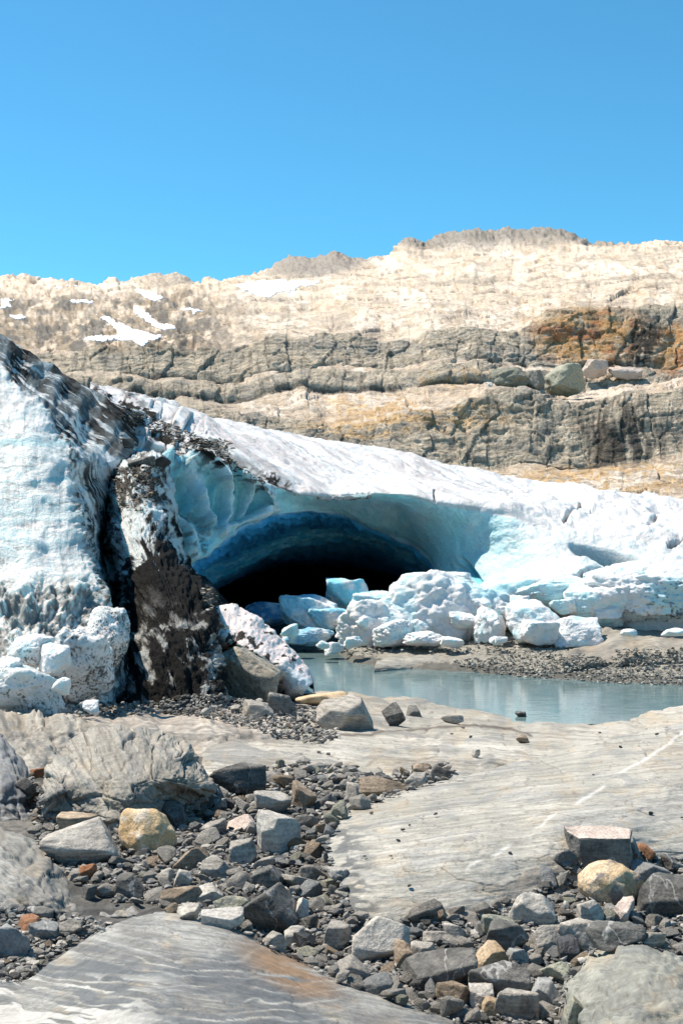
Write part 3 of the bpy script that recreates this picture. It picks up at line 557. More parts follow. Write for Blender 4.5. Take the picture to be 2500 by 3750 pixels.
wo_ = link('pond_water', raw_mesh('pond_water', np.stack([wx_, wy_, WZ + 0 * wx_], -1), gridq(60, 60, flip=True), mat=M_water)); tag(wo_, 'milky teal meltwater pond in front of the ice cave', 'pond', kind='structure')

def bandmask(C, px, py, X, V_, b1, b2, wx):
    z_ = py / 34 - .05 * px / 30 + 1.1 * fbm(X * .28, V_ * .7, o=3, s=91) * 2 + .12 * ani(px / 120, py / 20, o=4, s=92); fr = z_ % 1.0; reg = sst(3470, 3560, py + .18 * np.abs(px - 600) + 40 * wx) * (1 - sst(1150, 1450, px))
    C = mixc(C, (.105, .11, .115), reg * sst(.15, .35, fr) * sst(-.3, .2, fbm(X * .5, V_ * 1.8, o=4, s=93) + .05) * .8); return mixc(C, (.38, .365, .335), reg * (1 - sst(.05, .13, np.abs(fr - .08))) * .75 * sst(-.1, .2, fbm(X * .6, V_ * 2, o=3, s=94)))
def slab(name, T, nv, nu, label, base, ang=0.0, amp=.02, dark=(.13, .13, .13), lightc=(.46, .43, .39), bandpx=9, extra=None, back=(.6, -.6), front=None, crag=0.0, seed=0, mask=None):
    """bedrock from rows of (px,py,z); top row is the silhouette, a back row falls away behind it"""
    T = [[tuple(p) for p in r] for r in T]
    if T[0][-1][0] >= 2650: T = [r + [(r[-1][0] + 1400, r[-1][1], r[-1][2])] for r in T]
    if T[0][0][0] <= -290: T = [[(r[0][0] - 1200, r[0][1], r[0][2])] + r for r in T]
    A = np.array(T, float); A[..., 2] = Yz(A[..., 1], A[..., 2])
    def off(r, dy, dz):
        Yn = r[:, 2] + dy; z = CAMZ - (r[:, 1] - CY) / F * r[:, 2] + dz; x = (r[:, 0] - CX) / F * r[:, 2]
        return np.stack([x / Yn * F + CX, (CAMZ - z) / Yn * F + CY, Yn], -1)
    if back: A = np.concatenate([off(A[0], back[0], back[1])[None], off(A[0], back[0] * .35, back[1] * .22)[None], A])
    A[-1, :, 2] = np.minimum(A[-1, :, 2], A[-2, :, 2] - .12); zz = np.array(T[-1], float)[:, 2] - .12; A[-1, :, 1] = CY + (CAMZ - zz) * F / A[-1, :, 2]
    if front: A = np.concatenate([A, off(A[-1], front[0], front[1])[None]])
    px, py, Y = crnet(A, nv, nu); B = W(px, py, Y); N = normals(B); N *= np.sign(np.sum(N * (np.array([0, 0, 40.]) - B * 0 - B), -1, keepdims=True))
    bx, by, bz = B[..., 0], B[..., 1], B[..., 2]; X, V_ = px / 100, py / 100; s = 500 + seed * 31
    wx = fbm(X * .6, V_ * .9, o=4, s=s); a = math.radians(ang)
    u = (px * math.cos(a) + py * math.sin(a)); v = (-px * math.sin(a) + py * math.cos(a))
    b1 = ani(u / 260, v / bandpx * .6 + 1.6 * wx, o=4, s=s + 1); b2 = ani(u / 210, v / (bandpx * 2.2) * .6 + 2.0 * wx, o=5, s=s + 2)
    f1, e1, idc = cell(X * .9 + .6 * wx, V_ * 1.3, s=s + 3)
    big = fbm(X * .8, V_ * 1.2, o=4, s=s + 4); sc = Y / 8
    d = amp * sc * (.7 * b2 + .35 * b1 + .9 * big) + crag * sc * ((idc - .5) * 1.2 + 1.3 * fbm(X * 2.5, V_ * 2.5, o=5, s=s + 5) - .6 * (1 - sst(0, .12, e1)))
    jf, je, jid = cell(u / 430 + .5 * wx, v / 130 + .5 * wx, s=s + 9); d += amp * sc * (.9 * (jid - .5) - .8 * (1 - sst(0, .02, je))) * (1 if crag else .6)
    V = B + N * d[..., None]
    C = np.ones(px.shape + (3,)) * np.array(base)
    C = mixc(C, lightc, sst(-.15, .5, big + .5 * b2)); C = mixc(C, dark, sst(.10, .26, b2 + .6 * b1) * .55); C = mixc(C, tuple(min(.8, k * 1.3) for k in lightc), sst(.25, .5, b1) * .4)
    C = mixc(C, (.36, .27, .17), sst(.15, .5, fbm(X * 1.3, V_ * 2, o=5, s=s + 6)) * .35)
    b3 = ani(u / 420, v / 4.5 + 1.2 * wx, o=3, g=.7, s=s + 8); C = mixc(C, tuple(k * .62 for k in base), sst(.12, .3, b3) * .45); C = mixc(C, tuple(min(.8, k * 1.25) for k in lightc), sst(.2, .36, -b3) * .35)
    jf, je, jid = cell(u / 430 + .5 * wx, v / 130 + .5 * wx, s=s + 9); jl = (1 - sst(.0, .018, je)) * sst(-.25, .05, vnoise(X * 2, V_ * 2, s=s + 10)); C = mixc(C, (.10, .09, .08), jl * .8)
    C *= (1 + .16 * (jid - .5))[..., None]
    pits = fbm(X * 9, V_ * 12, o=3, s=s + 7); C = mixc(C, (.16, .13, .10), sst(.42, .55, pits) * .5)
    if mask: C = mask(C, px, py, X, V_, b1, b2, wx)
    splat(V)
    o = link(name, raw_mesh(name, V, gridq(*px.shape), C, mat=M_slab)); tag(o, label, 'bedrock', kind='structure'); return o
# mid slab running down to the near shore of the pond (top row = shore)
slab('bedrock', [
 [(780,2575,-1.30),(1000,2560,-1.42),(1140,2532,-1.52),(1300,2528,-1.53),(1500,2552,-1.53),(1700,2590,-1.53),(1880,2622,-1.53),(2050,2648,-1.53),(2200,2645,-1.53),(2350,2618,-1.52),(2500,2590,-1.5),(2900,2560,-1.45)],
 [(780,2620,-1.0),(1000,2610,-1.12),(1140,2575,-1.25),(1300,2575,-1.28),(1500,2590,-1.3),(1700,2620,-1.34),(1880,2650,-1.38),(2050,2675,-1.4),(2200,2670,-1.38),(2350,2650,-1.3),(2500,2620,-1.2),(2900,2600,-1.1)],
 [(770,2700,-.72),(1000,2700,-.76),(1140,2680,-.82),(1300,2670,-.9),(1500,2670,-.95),(1700,2680,-1.0),(1880,2700,-1.05),(2050,2715,-1.08),(2200,2715,-1.05),(2350,2705,-.98),(2500,2690,-.9),(2900,2680,-.8)],
 [(740,2790,-.50),(1000,2770,-.52),(1140,2765,-.52),(1300,2765,-.55),(1500,2760,-.60),(1700,2765,-.65),(1880,2765,-.70),(2050,2770,-.72),(2200,2780,-.72),(2350,2780,-.68),(2500,2790,-.6),(2900,2800,-.5)],
 [(740,2900,-.55),(1000,2890,-.48),(1140,2905,-.44),(1300,2900,-.48),(1500,2870,-.52),(1700,2860,-.55),(1880,2860,-.60),(2050,2870,-.62),(2200,2880,-.62),(2350,2880,-.6),(2500,2900,-.6),(2900,2900,-.6)]],
 300, 520, 'pale smooth bedrock sloping down to the near shore of the pond', (.33, .305, .26), ang=3, amp=.022, back=(.7, -.35), seed=1, bandpx=7, lightc=(.41, .38, .33),
 mask=lambda C, px, py, X, V_, b1, b2, wx: mixc(mixc(mixc(C, (.12, .10, .08), np.exp(-((py - np.interp(px, [1200,1350,1500,1750,1870,1960,2000], [2695,2690,2668,2655,2660,2700,2740]) - 6 * wx) / 5) ** 2) * (px > 1150) * (px < 1950)),
   (.20, .185, .165), blob(px, py, 2130, 2680, 120, 26, 8, .6) * sst(-.3, .2, b2)), (.17, .15, .13), (1 - sst(1000, 1250, px)) * (1 - sst(2700, 2760, py)) * sst(-.4, .2, b2) * .7))
# ground below the dirty ice at the left
slab('bedrock', [
 [(-500,2560,-.62),(0,2580,-.64),(250,2592,-.70),(500,2585,-.80),(700,2575,-.90),(900,2590,-.98),(1080,2610,-1.05)],
 [(-500,2630,-.52),(0,2620,-.54),(250,2625,-.60),(500,2620,-.70),(700,2615,-.78),(900,2640,-.80),(1080,2660,-.86)],
 [(-500,2690,-.44),(0,2680,-.46),(250,2680,-.5),(500,2670,-.58),(700,2670,-.64),(900,2690,-.66),(1080,2705,-.72)],
 [(-500,2800,-.46),(0,2800,-.48),(250,2790,-.5),(500,2770,-.5),(700,2770,-.54),(900,2770,-.56),(1080,2765,-.62)]],
 180, 380, 'striped brown grey bedrock shelf at the foot of the dirty ice', (.27, .235, .20), ang=5, amp=.04, back=(1.0, -.4), seed=2, bandpx=7, lightc=(.40, .36, .31), dark=(.12, .11, .10), crag=.012)
# whaleback at the right
slab('bedrock', [
 [(1170,3050,-.10),(1230,2990,-.12),(1320,2935,-.14),(1450,2900,-.16),(1600,2868,-.18),(1800,2820,-.22),(2000,2768,-.28),(2200,2715,-.34),(2350,2680,-.38),(2500,2652,-.42),(2900,2600,-.5)],
 [(1185,3090,-.04),(1270,3030,-.05),(1370,2985,-.06),(1480,2950,-.07),(1620,2915,-.08),(1820,2870,-.10),(2020,2820,-.13),(2220,2775,-.17),(2370,2745,-.2),(2520,2720,-.23),(2900,2690,-.3)],
 [(1215,3170,0.0),(1310,3120,.03),(1420,3080,.05),(1530,3050,.06),(1660,3020,.06),(1840,2980,.05),(2040,2940,.03),(2240,2900,0),(2390,2880,-.02),(2540,2860,-.05),(2900,2840,-.1)],
 [(1245,3240,-.04),(1340,3220,.0),(1450,3200,.03),(1570,3170,.04),(1700,3150,.05),(1870,3100,.05),(2060,3060,.05),(2260,3020,.03),(2400,3000,.0),(2550,2990,-.02),(2900,2980,-.06)],
 [(1270,3360,-.13),(1370,3365,-.11),(1470,3370,-.10),(1590,3370,-.10),(1740,3350,-.10),(1900,3300,-.10),(2080,3240,-.10),(2270,3180,-.10),(2410,3150,-.11),(2560,3130,-.12),(2900,3120,-.14)],
 [(1290,3420,-.25),(1390,3420,-.22),(1490,3420,-.2),(1620,3420,-.2),(1780,3390,-.2),(1930,3340,-.2),(2100,3300,-.2),(2290,3250,-.2),(2430,3230,-.2),(2580,3210,-.22),(2900,3200,-.25)]],
 420, 520, 'large pale whaleback of ice polished bedrock on the right', (.32, .30, .26), ang=-7, amp=.012, back=(.8, -.5), seed=3, bandpx=8, lightc=(.39, .36, .31), dark=(.22, .22, .215),
 mask=lambda C, px, py, X, V_, b1, b2, wx: mixc(mixc(mixc(C, (.13, .13, .125), (1 - sst(30, 190, px - np.interp(py, [2950, 3100, 3350], [1200, 1230, 1290]))) * sst(-.15, .12, ani(px / 40 + py / 90, py / 14, o=4, s=77)) * sst(2960, 3060, py)),
   (.20, .17, .14), blob(px, py, 2020, 3200, 190, 42, -14, .6) * sst(-.1, .3, b2) * .7), (.60, .57, .53), np.exp(-((py + .62 * (px - 2000) - 3000 - 30 * wx) / 6) ** 2) * sst(-.1, .2, vnoise(X * 1.2, V_, s=78)) * .7))
# left hump
slab('bedrock', [
 [(150,2900,-.20),(190,2800,-.16),(260,2720,-.12),(340,2672,-.10),(450,2662,-.08),(560,2670,-.08),(650,2710,-.10),(720,2770,-.15),(780,2850,-.22),(800,2890,-.30)],
 [(150,2930,-.16),(190,2850,-.05),(260,2780,0),(350,2745,.03),(460,2730,.06),(560,2740,.06),(650,2780,.03),(710,2830,-.04),(760,2880,-.14),(795,2905,-.26)],
 [(155,2960,-.18),(190,2910,-.07),(260,2860,-.02),(350,2835,.02),(460,2820,.07),(560,2820,.08),(640,2850,.03),(700,2880,-.06),(745,2910,-.18),(785,2920,-.28)],
 [(160,2985,-.22),(200,2965,-.18),(260,2940,-.14),(350,2920,-.08),(440,2920,-.04),(540,2900,-.02),(620,2910,-.08),(680,2920,-.16),(730,2930,-.24),(775,2935,-.3)],
 [(165,3020,-.32),(205,3010,-.32),(270,3000,-.30),(350,3000,-.28),(430,3025,-.24),(520,3000,-.26),(600,2970,-.28),(660,2960,-.3),(715,2955,-.34),(770,2955,-.36)]],
 300, 340, 'rounded grey bedrock hump left of the cobble trough', (.235, .213, .18), ang=62, amp=.014, back=(.5, -.5), seed=4, bandpx=14, crag=.026, lightc=(.33, .30, .255), dark=(.15, .15, .15))
# ledge wall behind the hump and the block at the left edge
slab('bedrock', [
 [(-300,2590,-.35),(-100,2600,-.36),(0,2606,-.38),(80,2608,-.40),(170,2612,-.42),(260,2630,-.45),(340,2645,-.48),(430,2660,-.52),(520,2690,-.56)],
 [(-300,2625,-.33),(-100,2632,-.34),(0,2640,-.35),(80,2642,-.37),(170,2644,-.40),(260,2655,-.43),(340,2665,-.46),(430,2680,-.50),(520,2705,-.54)],
 [(-300,2730,-.46),(-100,2730,-.46),(0,2740,-.47),(80,2745,-.48),(170,2735,-.50),(260,2720,-.52),(340,2715,-.53),(430,2712,-.56),(520,2730,-.58)],
 [(-300,2850,-.5),(-100,2850,-.5),(0,2850,-.5),(80,2860,-.5),(170,2850,-.52),(260,2800,-.56),(340,2780,-.58),(430,2760,-.6),(520,2760,-.6)]],
 170, 280, 'steep brown grey bedrock step behind the hump', (.27, .24, .20), ang=75, amp=.03, back=(.8, -.3), seed=5, bandpx=16, crag=.02, lightc=(.36, .33, .28), dark=(.12, .12, .12))
slab('bedrock', [
 [(-400,2650,-.10),(-150,2665,-.12),(-40,2680,-.14),(20,2700,-.16),(70,2760,-.20),(105,2850,-.26),(128,2950,-.32)],
 [(-400,2720,-.04),(-150,2740,-.06),(-40,2760,-.07),(15,2780,-.09),(60,2830,-.15),(98,2900,-.23),(125,2980,-.32)],
 [(-400,2860,-.10),(-150,2870,-.10),(-50,2880,-.12),(10,2890,-.14),(52,2920,-.2),(90,2960,-.27),(120,3010,-.34)],
 [(-400,3050,-.28),(-150,3050,-.28),(-50,3050,-.28),(0,3050,-.28),(45,3050,-.3),(85,3050,-.33),(115,3060,-.36)]],
 220, 220, 'dark grey steep bedrock shoulder at the left edge', (.17, .175, .18), ang=70, amp=.03, back=(.5, -.5), seed=6, bandpx=12, crag=.02, lightc=(.26, .26, .255), dark=(.09, .095, .10))
# slab left centre foreground
slab('bedrock', [
 [(-400,2990,-.12),(-100,3010,-.13),(0,3030,-.14),(70,3060,-.15),(140,3085,-.16),(200,3130,-.18),(260,3200,-.2),(300,3270,-.2),(420,3310,-.2),(560,3310,-.2),(650,3370,-.24)],
 [(-400,3050,-.02),(-100,3060,-.03),(0,3080,-.04),(60,3105,-.05),(125,3140,-.06),(180,3190,-.08),(230,3255,-.11),(280,3310,-.13),(400,3345,-.15),(540,3350,-.17),(640,3395,-.24)],
 [(-400,3180,0),(-100,3180,0),(0,3180,0),(55,3195,-.01),(110,3225,-.03),(160,3260,-.05),(210,3310,-.09),(260,3355,-.14),(380,3375,-.18),(520,3380,-.2),(630,3410,-.26)],
 [(-400,3330,-.1),(-100,3330,-.1),(0,3330,-.1),(50,3335,-.1),(100,3350,-.12),(150,3370,-.14),(200,3390,-.17),(250,3410,-.2),(370,3420,-.24),(510,3420,-.26),(620,3430,-.3)],
 [(-400,3430,-.25),(-100,3430,-.25),(0,3430,-.25),(50,3430,-.25),(100,3430,-.27),(150,3430,-.3),(200,3440,-.3),(250,3450,-.3),(370,3450,-.33),(510,3450,-.34),(620,3450,-.35)]],
 300, 340, 'folded grey bedrock slab at the left with curved bands', (.21, .20, .18), ang=35, amp=.022, back=(.4, -.4), seed=7, bandpx=10, crag=.018, lightc=(.31, .295, .265), dark=(.16, .16, .16))
# bottom slab
slab('bedrock', [
 [(-300,3560,.0),(0,3590,-.01),(110,3585,-.01),(190,3520,.02),(330,3435,.06),(480,3362,.09),(640,3345,.10),(830,3385,.09),(960,3460,.07),(1100,3525,.04),(1300,3600,.02),(1500,3675,0),(1750,3760,-.02),(2100,3850,-.04)],
 [(-300,3610,.06),(0,3640,.05),(110,3640,.06),(200,3600,.10),(340,3525,.15),(490,3455,.18),(650,3435,.19),(840,3475,.18),(970,3540,.16),(1110,3600,.13),(1310,3665,.10),(1510,3730,.07),(1750,3810,.04),(2100,3900,.0)],
 [(-300,3700,.08),(0,3720,.08),(110,3720,.10),(220,3690,.15),(360,3640,.20),(500,3590,.24),(660,3570,.25),(850,3600,.24),(980,3650,.22),(1120,3700,.19),(1320,3760,.15),(1520,3820,.12),(1750,3880,.08),(2100,3960,.03)],
 [(-300,3850,.1),(0,3850,.12),(110,3850,.15),(240,3830,.20),(380,3800,.25),(510,3780,.28),(670,3770,.29),(860,3790,.28),(990,3820,.26),(1130,3850,.23),(1330,3900,.18),(1530,3940,.14),(1750,3990,.1),(2100,4050,.05)],
 [(-300,4300,.1),(0,4300,.15),(110,4300,.2),(240,4300,.25),(380,4300,.28),(510,4300,.3),(670,4300,.3),(860,4300,.3),(990,4300,.28),(1130,4300,.25),(1330,4300,.2),(1530,4300,.15),(1750,4300,.1),(2100,4300,.05)]],
 460, 560, 'banded grey bedrock dome across the bottom foreground with pale wavy streaks', (.19, .182, .168), ang=8, amp=.013, back=(.35, -.35), seed=8, bandpx=7, lightc=(.30, .29, .265), dark=(.12, .125, .13),
 mask=lambda C, px, py, X, V_, b1, b2, wx: mixc(mixc(mixc(mixc(bandmask(C, px, py, X, V_, b1, b2, wx), (.10, .108, .115), sst(3490, 3560, py + .1 * (px - 600) + 30 * wx) * (1 - sst(1350, 1700, px)) * sst(-.1, .15, b2) * .5),
   (.24, .15, .085), blob(px, py, 1060, 3560, 180, 60, 28, .6) * sst(-.35, .15, b2 + .2) * .9),
   (.66, .64, .59), (1 - sst(.012, .035, np.abs(fbm(X * 1.1 + 4, V_ * 1.6, o=4, s=90)))) * blob(px, py, 860, 3570, 170, 90, 0, .4) * 0),
   (.55, .52, .47), sst(3560, 3600, py) * (1 - sst(350, 700, px)) * sst(.12, .25, b2 + .6 * b1) * .7))
# boulder sized bedrock knob bottom right
slab('bedrock', [
 [(2040,3900,-.1),(2050,3740,-.04),(2075,3630,.03),(2130,3540,.09),(2220,3475,.12),(2320,3450,.14),(2420,3470,.15),(2520,3520,.14),(2700,3600,.1),(2900,3750,0)],
 [(2060,3950,-.05),(2075,3780,.04),(2110,3690,.12),(2165,3610,.17),(2240,3550,.20),(2330,3525,.22),(2420,3540,.23),(2520,3590,.22),(2700,3670,.18),(2900,3800,.05)],
 [(2080,4000,0),(2100,3860,.08),(2140,3790,.16),(2190,3730,.22),(2260,3680,.26),(2340,3660,.28),(2430,3670,.28),(2530,3700,.27),(2700,3770,.22),(2900,3880,.1)],
 [(2100,4300,.0),(2120,4300,.1),(2160,4300,.18),(2210,4300,.25),(2270,4300,.28),(2350,4300,.3),(2440,4300,.3),(2540,4300,.3),(2700,4300,.25),(2900,4300,.1)]],
 320, 300, 'greenish grey rough bedrock knob in the bottom right corner', (.20, .195, .17), ang=-12, amp=.02, back=(.35, -.4), seed=9, bandpx=16, crag=.018, lightc=(.28, .27, .23), dark=(.13, .14, .14))
# far shore rock hump at right, and low shelf by the water
slab('bedrock', [
 [(2080,2370,-1.1),(2150,2330,-1.02),(2220,2285,-.95),(2300,2262,-.9),(2400,2262,-.9),(2500,2275,-.9),(2700,2280,-.9),(3000,2280,-.9)],
 [(2080,2390,-1.12),(2150,2360,-1.04),(2220,2330,-.98),(2300,2310,-.95),(2400,2310,-.95),(2500,2320,-.96),(2700,2330,-.96),(3000,2330,-.96)],
 [(2060,2420,-1.2),(2150,2410,-1.17),(2220,2400,-1.15),(2300,2400,-1.15),(2400,2400,-1.16),(2500,2400,-1.16),(2700,2410,-1.18),(3000,2420,-1.2)],
 [(2060,2460,-1.5),(2150,2460,-1.5),(2220,2460,-1.5),(2300,2460,-1.5),(2400,2460,-1.5),(2500,2460,-1.5),(2700,2460,-1.5),(3000,2460,-1.5)]],
 140, 240, 'smooth tan bedrock swell on the far shore beside the ice rubble', (.27, .24, .20), ang=-8, amp=.05, back=(1.0, -.4), seed=10, bandpx=7, lightc=(.33, .30, .25), dark=(.15, .14, .12))
slab('bedrock', [
 [(1380,2420,-1.38),(1500,2400,-1.34),(1600,2390,-1.32),(1700,2392,-1.34),(1800,2405,-1.38),(1900,2425,-1.44)],
 [(1370,2445,-1.42),(1500,2425,-1.38),(1600,2415,-1.36),(1700,2418,-1.38),(1800,2430,-1.42),(1900,2445,-1.48)],
 [(1360,2470,-1.56),(1500,2465,-1.56),(1600,2462,-1.55),(1700,2465,-1.55),(1800,2470,-1.55),(1900,2475,-1.56)]],
 60, 160, 'low flat bedrock shelf at the water on the far shore', (.27, .255, .225), ang=4, amp=.02, back=(.6, -.3), seed=11, bandpx=7, lightc=(.33, .31, .27), dark=(.17, .16, .14))

# ================================================================== STONES
def fill_depth():
    global DEPTH
    for _ in range(14):
        p = np.pad(DEPTH, 1, constant_values=1e9); nb = np.min([p[a:a + DH, b:b + DW] for a in (0, 1, 2) for b in (0, 1, 2)], 0)
        DEPTH = np.where(DEPTH > 1e8, nb, DEPTH)
fill_depth()
import bmesh
ICO = {}
def ico(n):
    if n not in ICO:
        bm = bmesh.new(); bmesh.ops.create_icosphere(bm, subdivisions=n, radius=1)
        ICO[n] = (np.array([v.co[:] for v in bm.verts]), np.array([[v.index for v in f.verts] for f in bm.faces])); bm.free()
    return ICO[n]
def chunk(seed, dims, sub=4, planes=11, sharp=26, lump=0.0, rough=.03, flat=None, billow=0.0, lo=.58):
    r = np.random.default_rng(seed); Dv, Fc = ico(sub)
    n = r.normal(size=(planes, 3)); n /= np.linalg.norm(n, axis=1, keepdims=True); h = r.uniform(lo, .95, planes)
    n = np.concatenate([n, np.eye(3), -np.eye(3)]); h = np.concatenate([h, np.full(6, .98)])
    if flat: n = np.concatenate([n, [flat[:3]]]); h = np.concatenate([h, [flat[3]]])
    q = np.maximum(Dv @ n.T / h, 1e-4); rad = (q ** sharp).sum(1) ** (-1 / sharp)
    P = Dv * rad[:, None]; mn, mx = P.min(0), P.max(0); P = (P - (mn + mx) / 2) / ((mx - mn) / 2)
    o = r.uniform(-50, 50, 3); P2 = P + o
    k = rough * fbm(P2[:, 0] * 4, P2[:, 1] * 4, P2[:, 2] * 4, o=4, s=3) + lump * fbm(P2[:, 0] * 1.6, P2[:, 1] * 1.6, P2[:, 2] * 1.6, o=5, g=.55, s=5)
    if billow:
        w3 = .35 * fbm(P2[:, 0] * 2.5, P2[:, 1] * 2.5, P2[:, 2] * 2.5, o=3, s=9); f, e, i = cell(P2[:, 0] * 2.4 + w3, P2[:, 1] * 2.4 - w3, P2[:, 2] * 2.4 + w3, s=8); f2, e, i = cell(P2[:, 0] * 6 + w3, P2[:, 1] * 6, P2[:, 2] * 6 - w3, s=18); k = k + billow * (.55 - f) + billow * .4 * (.5 - f2)
    P = P * (1 + k)[:, None]; return P * (np.array(dims) / 2), Fc
STONES = []; HL = []; USED = set()
def near_label(x, y, head):
    for cx, cy, lab in sorted(HL, key=lambda h: (h[0] - x) ** 2 + (h[1] - y) ** 2)[:12]:
        dx, dy = x - cx, y - cy; rel = ('left of' if dx < 0 else 'right of') if abs(dx) > abs(dy) else ('in front of' if dy > 0 else 'behind')
        ws = lab.split()[:9]
        while ws[-1] in ('a','an','the','in','on','at','of','by','to','and','with','half','left','right','behind','between','below','beside','under','above','from','into','two','over'): ws = ws[:-1]
        ws = ws[:max(3, 16 - len((head + ' ' + rel + ' the').split()))]
        while ws[-1] in ('a','an','the','in','on','at','of','by','to','and','with','half','left','right','behind','between'): ws = ws[:-1]
        l_ = head + ' ' + rel + ' the ' + ' '.join(ws)
        if l_ not in USED: USED.add(l_); return l_
    return None
CW = {'grey': 'grey', 'light': 'pale grey', 'dark': 'dark', 'blue': 'bluish grey', 'brown': 'brown', 'lichen': 'greenish grey', 'pink': 'pinkish'}
def place(name, cx, yb, w_, h_, Y=None, dep=None, sink=.06):
    Y0 = Y if Y else ground_at(cx, yb - .10 * h_)
    ww, hh = w_ * Y0 / F, h_ * Y0 / F; dd = (dep if dep else .5 * (w_ + h_)) * Y0 / F
    Yc = Y0 + dd * .36; cy = yb - h_ / 2
    return (cx - CX) / F * Yc, Yc, CAMZ - (cy - CY) / F * Yc, ww, hh * 1.0, dd
def stone(cx, yb, w_, h_, mat, label, seed, name='stone', cat='rock', group=None, Y=None, dep=None, sub=4, rot=None, **kw):
    x, y, z, ww, hh, dd = place(name, cx, yb, w_, h_, Y, dep)
    kw.setdefault('sharp', 22); kw.setdefault('planes', 12)
    P, Fc = chunk(seed, (ww * 1.05, dd, hh * 1.12), sub=sub, **kw)
    o = link(name, raw_mesh(name, P, Fc, smooth=True, mat=mat)); o.location = (x, y, z - .02 * hh)
    tag(o, label, cat, group); STONES.append((cx, yb - h_ / 2, w_ / 2, h_ / 2)); HL.append((cx, yb - h_ / 2, label)); return o
G = STONE
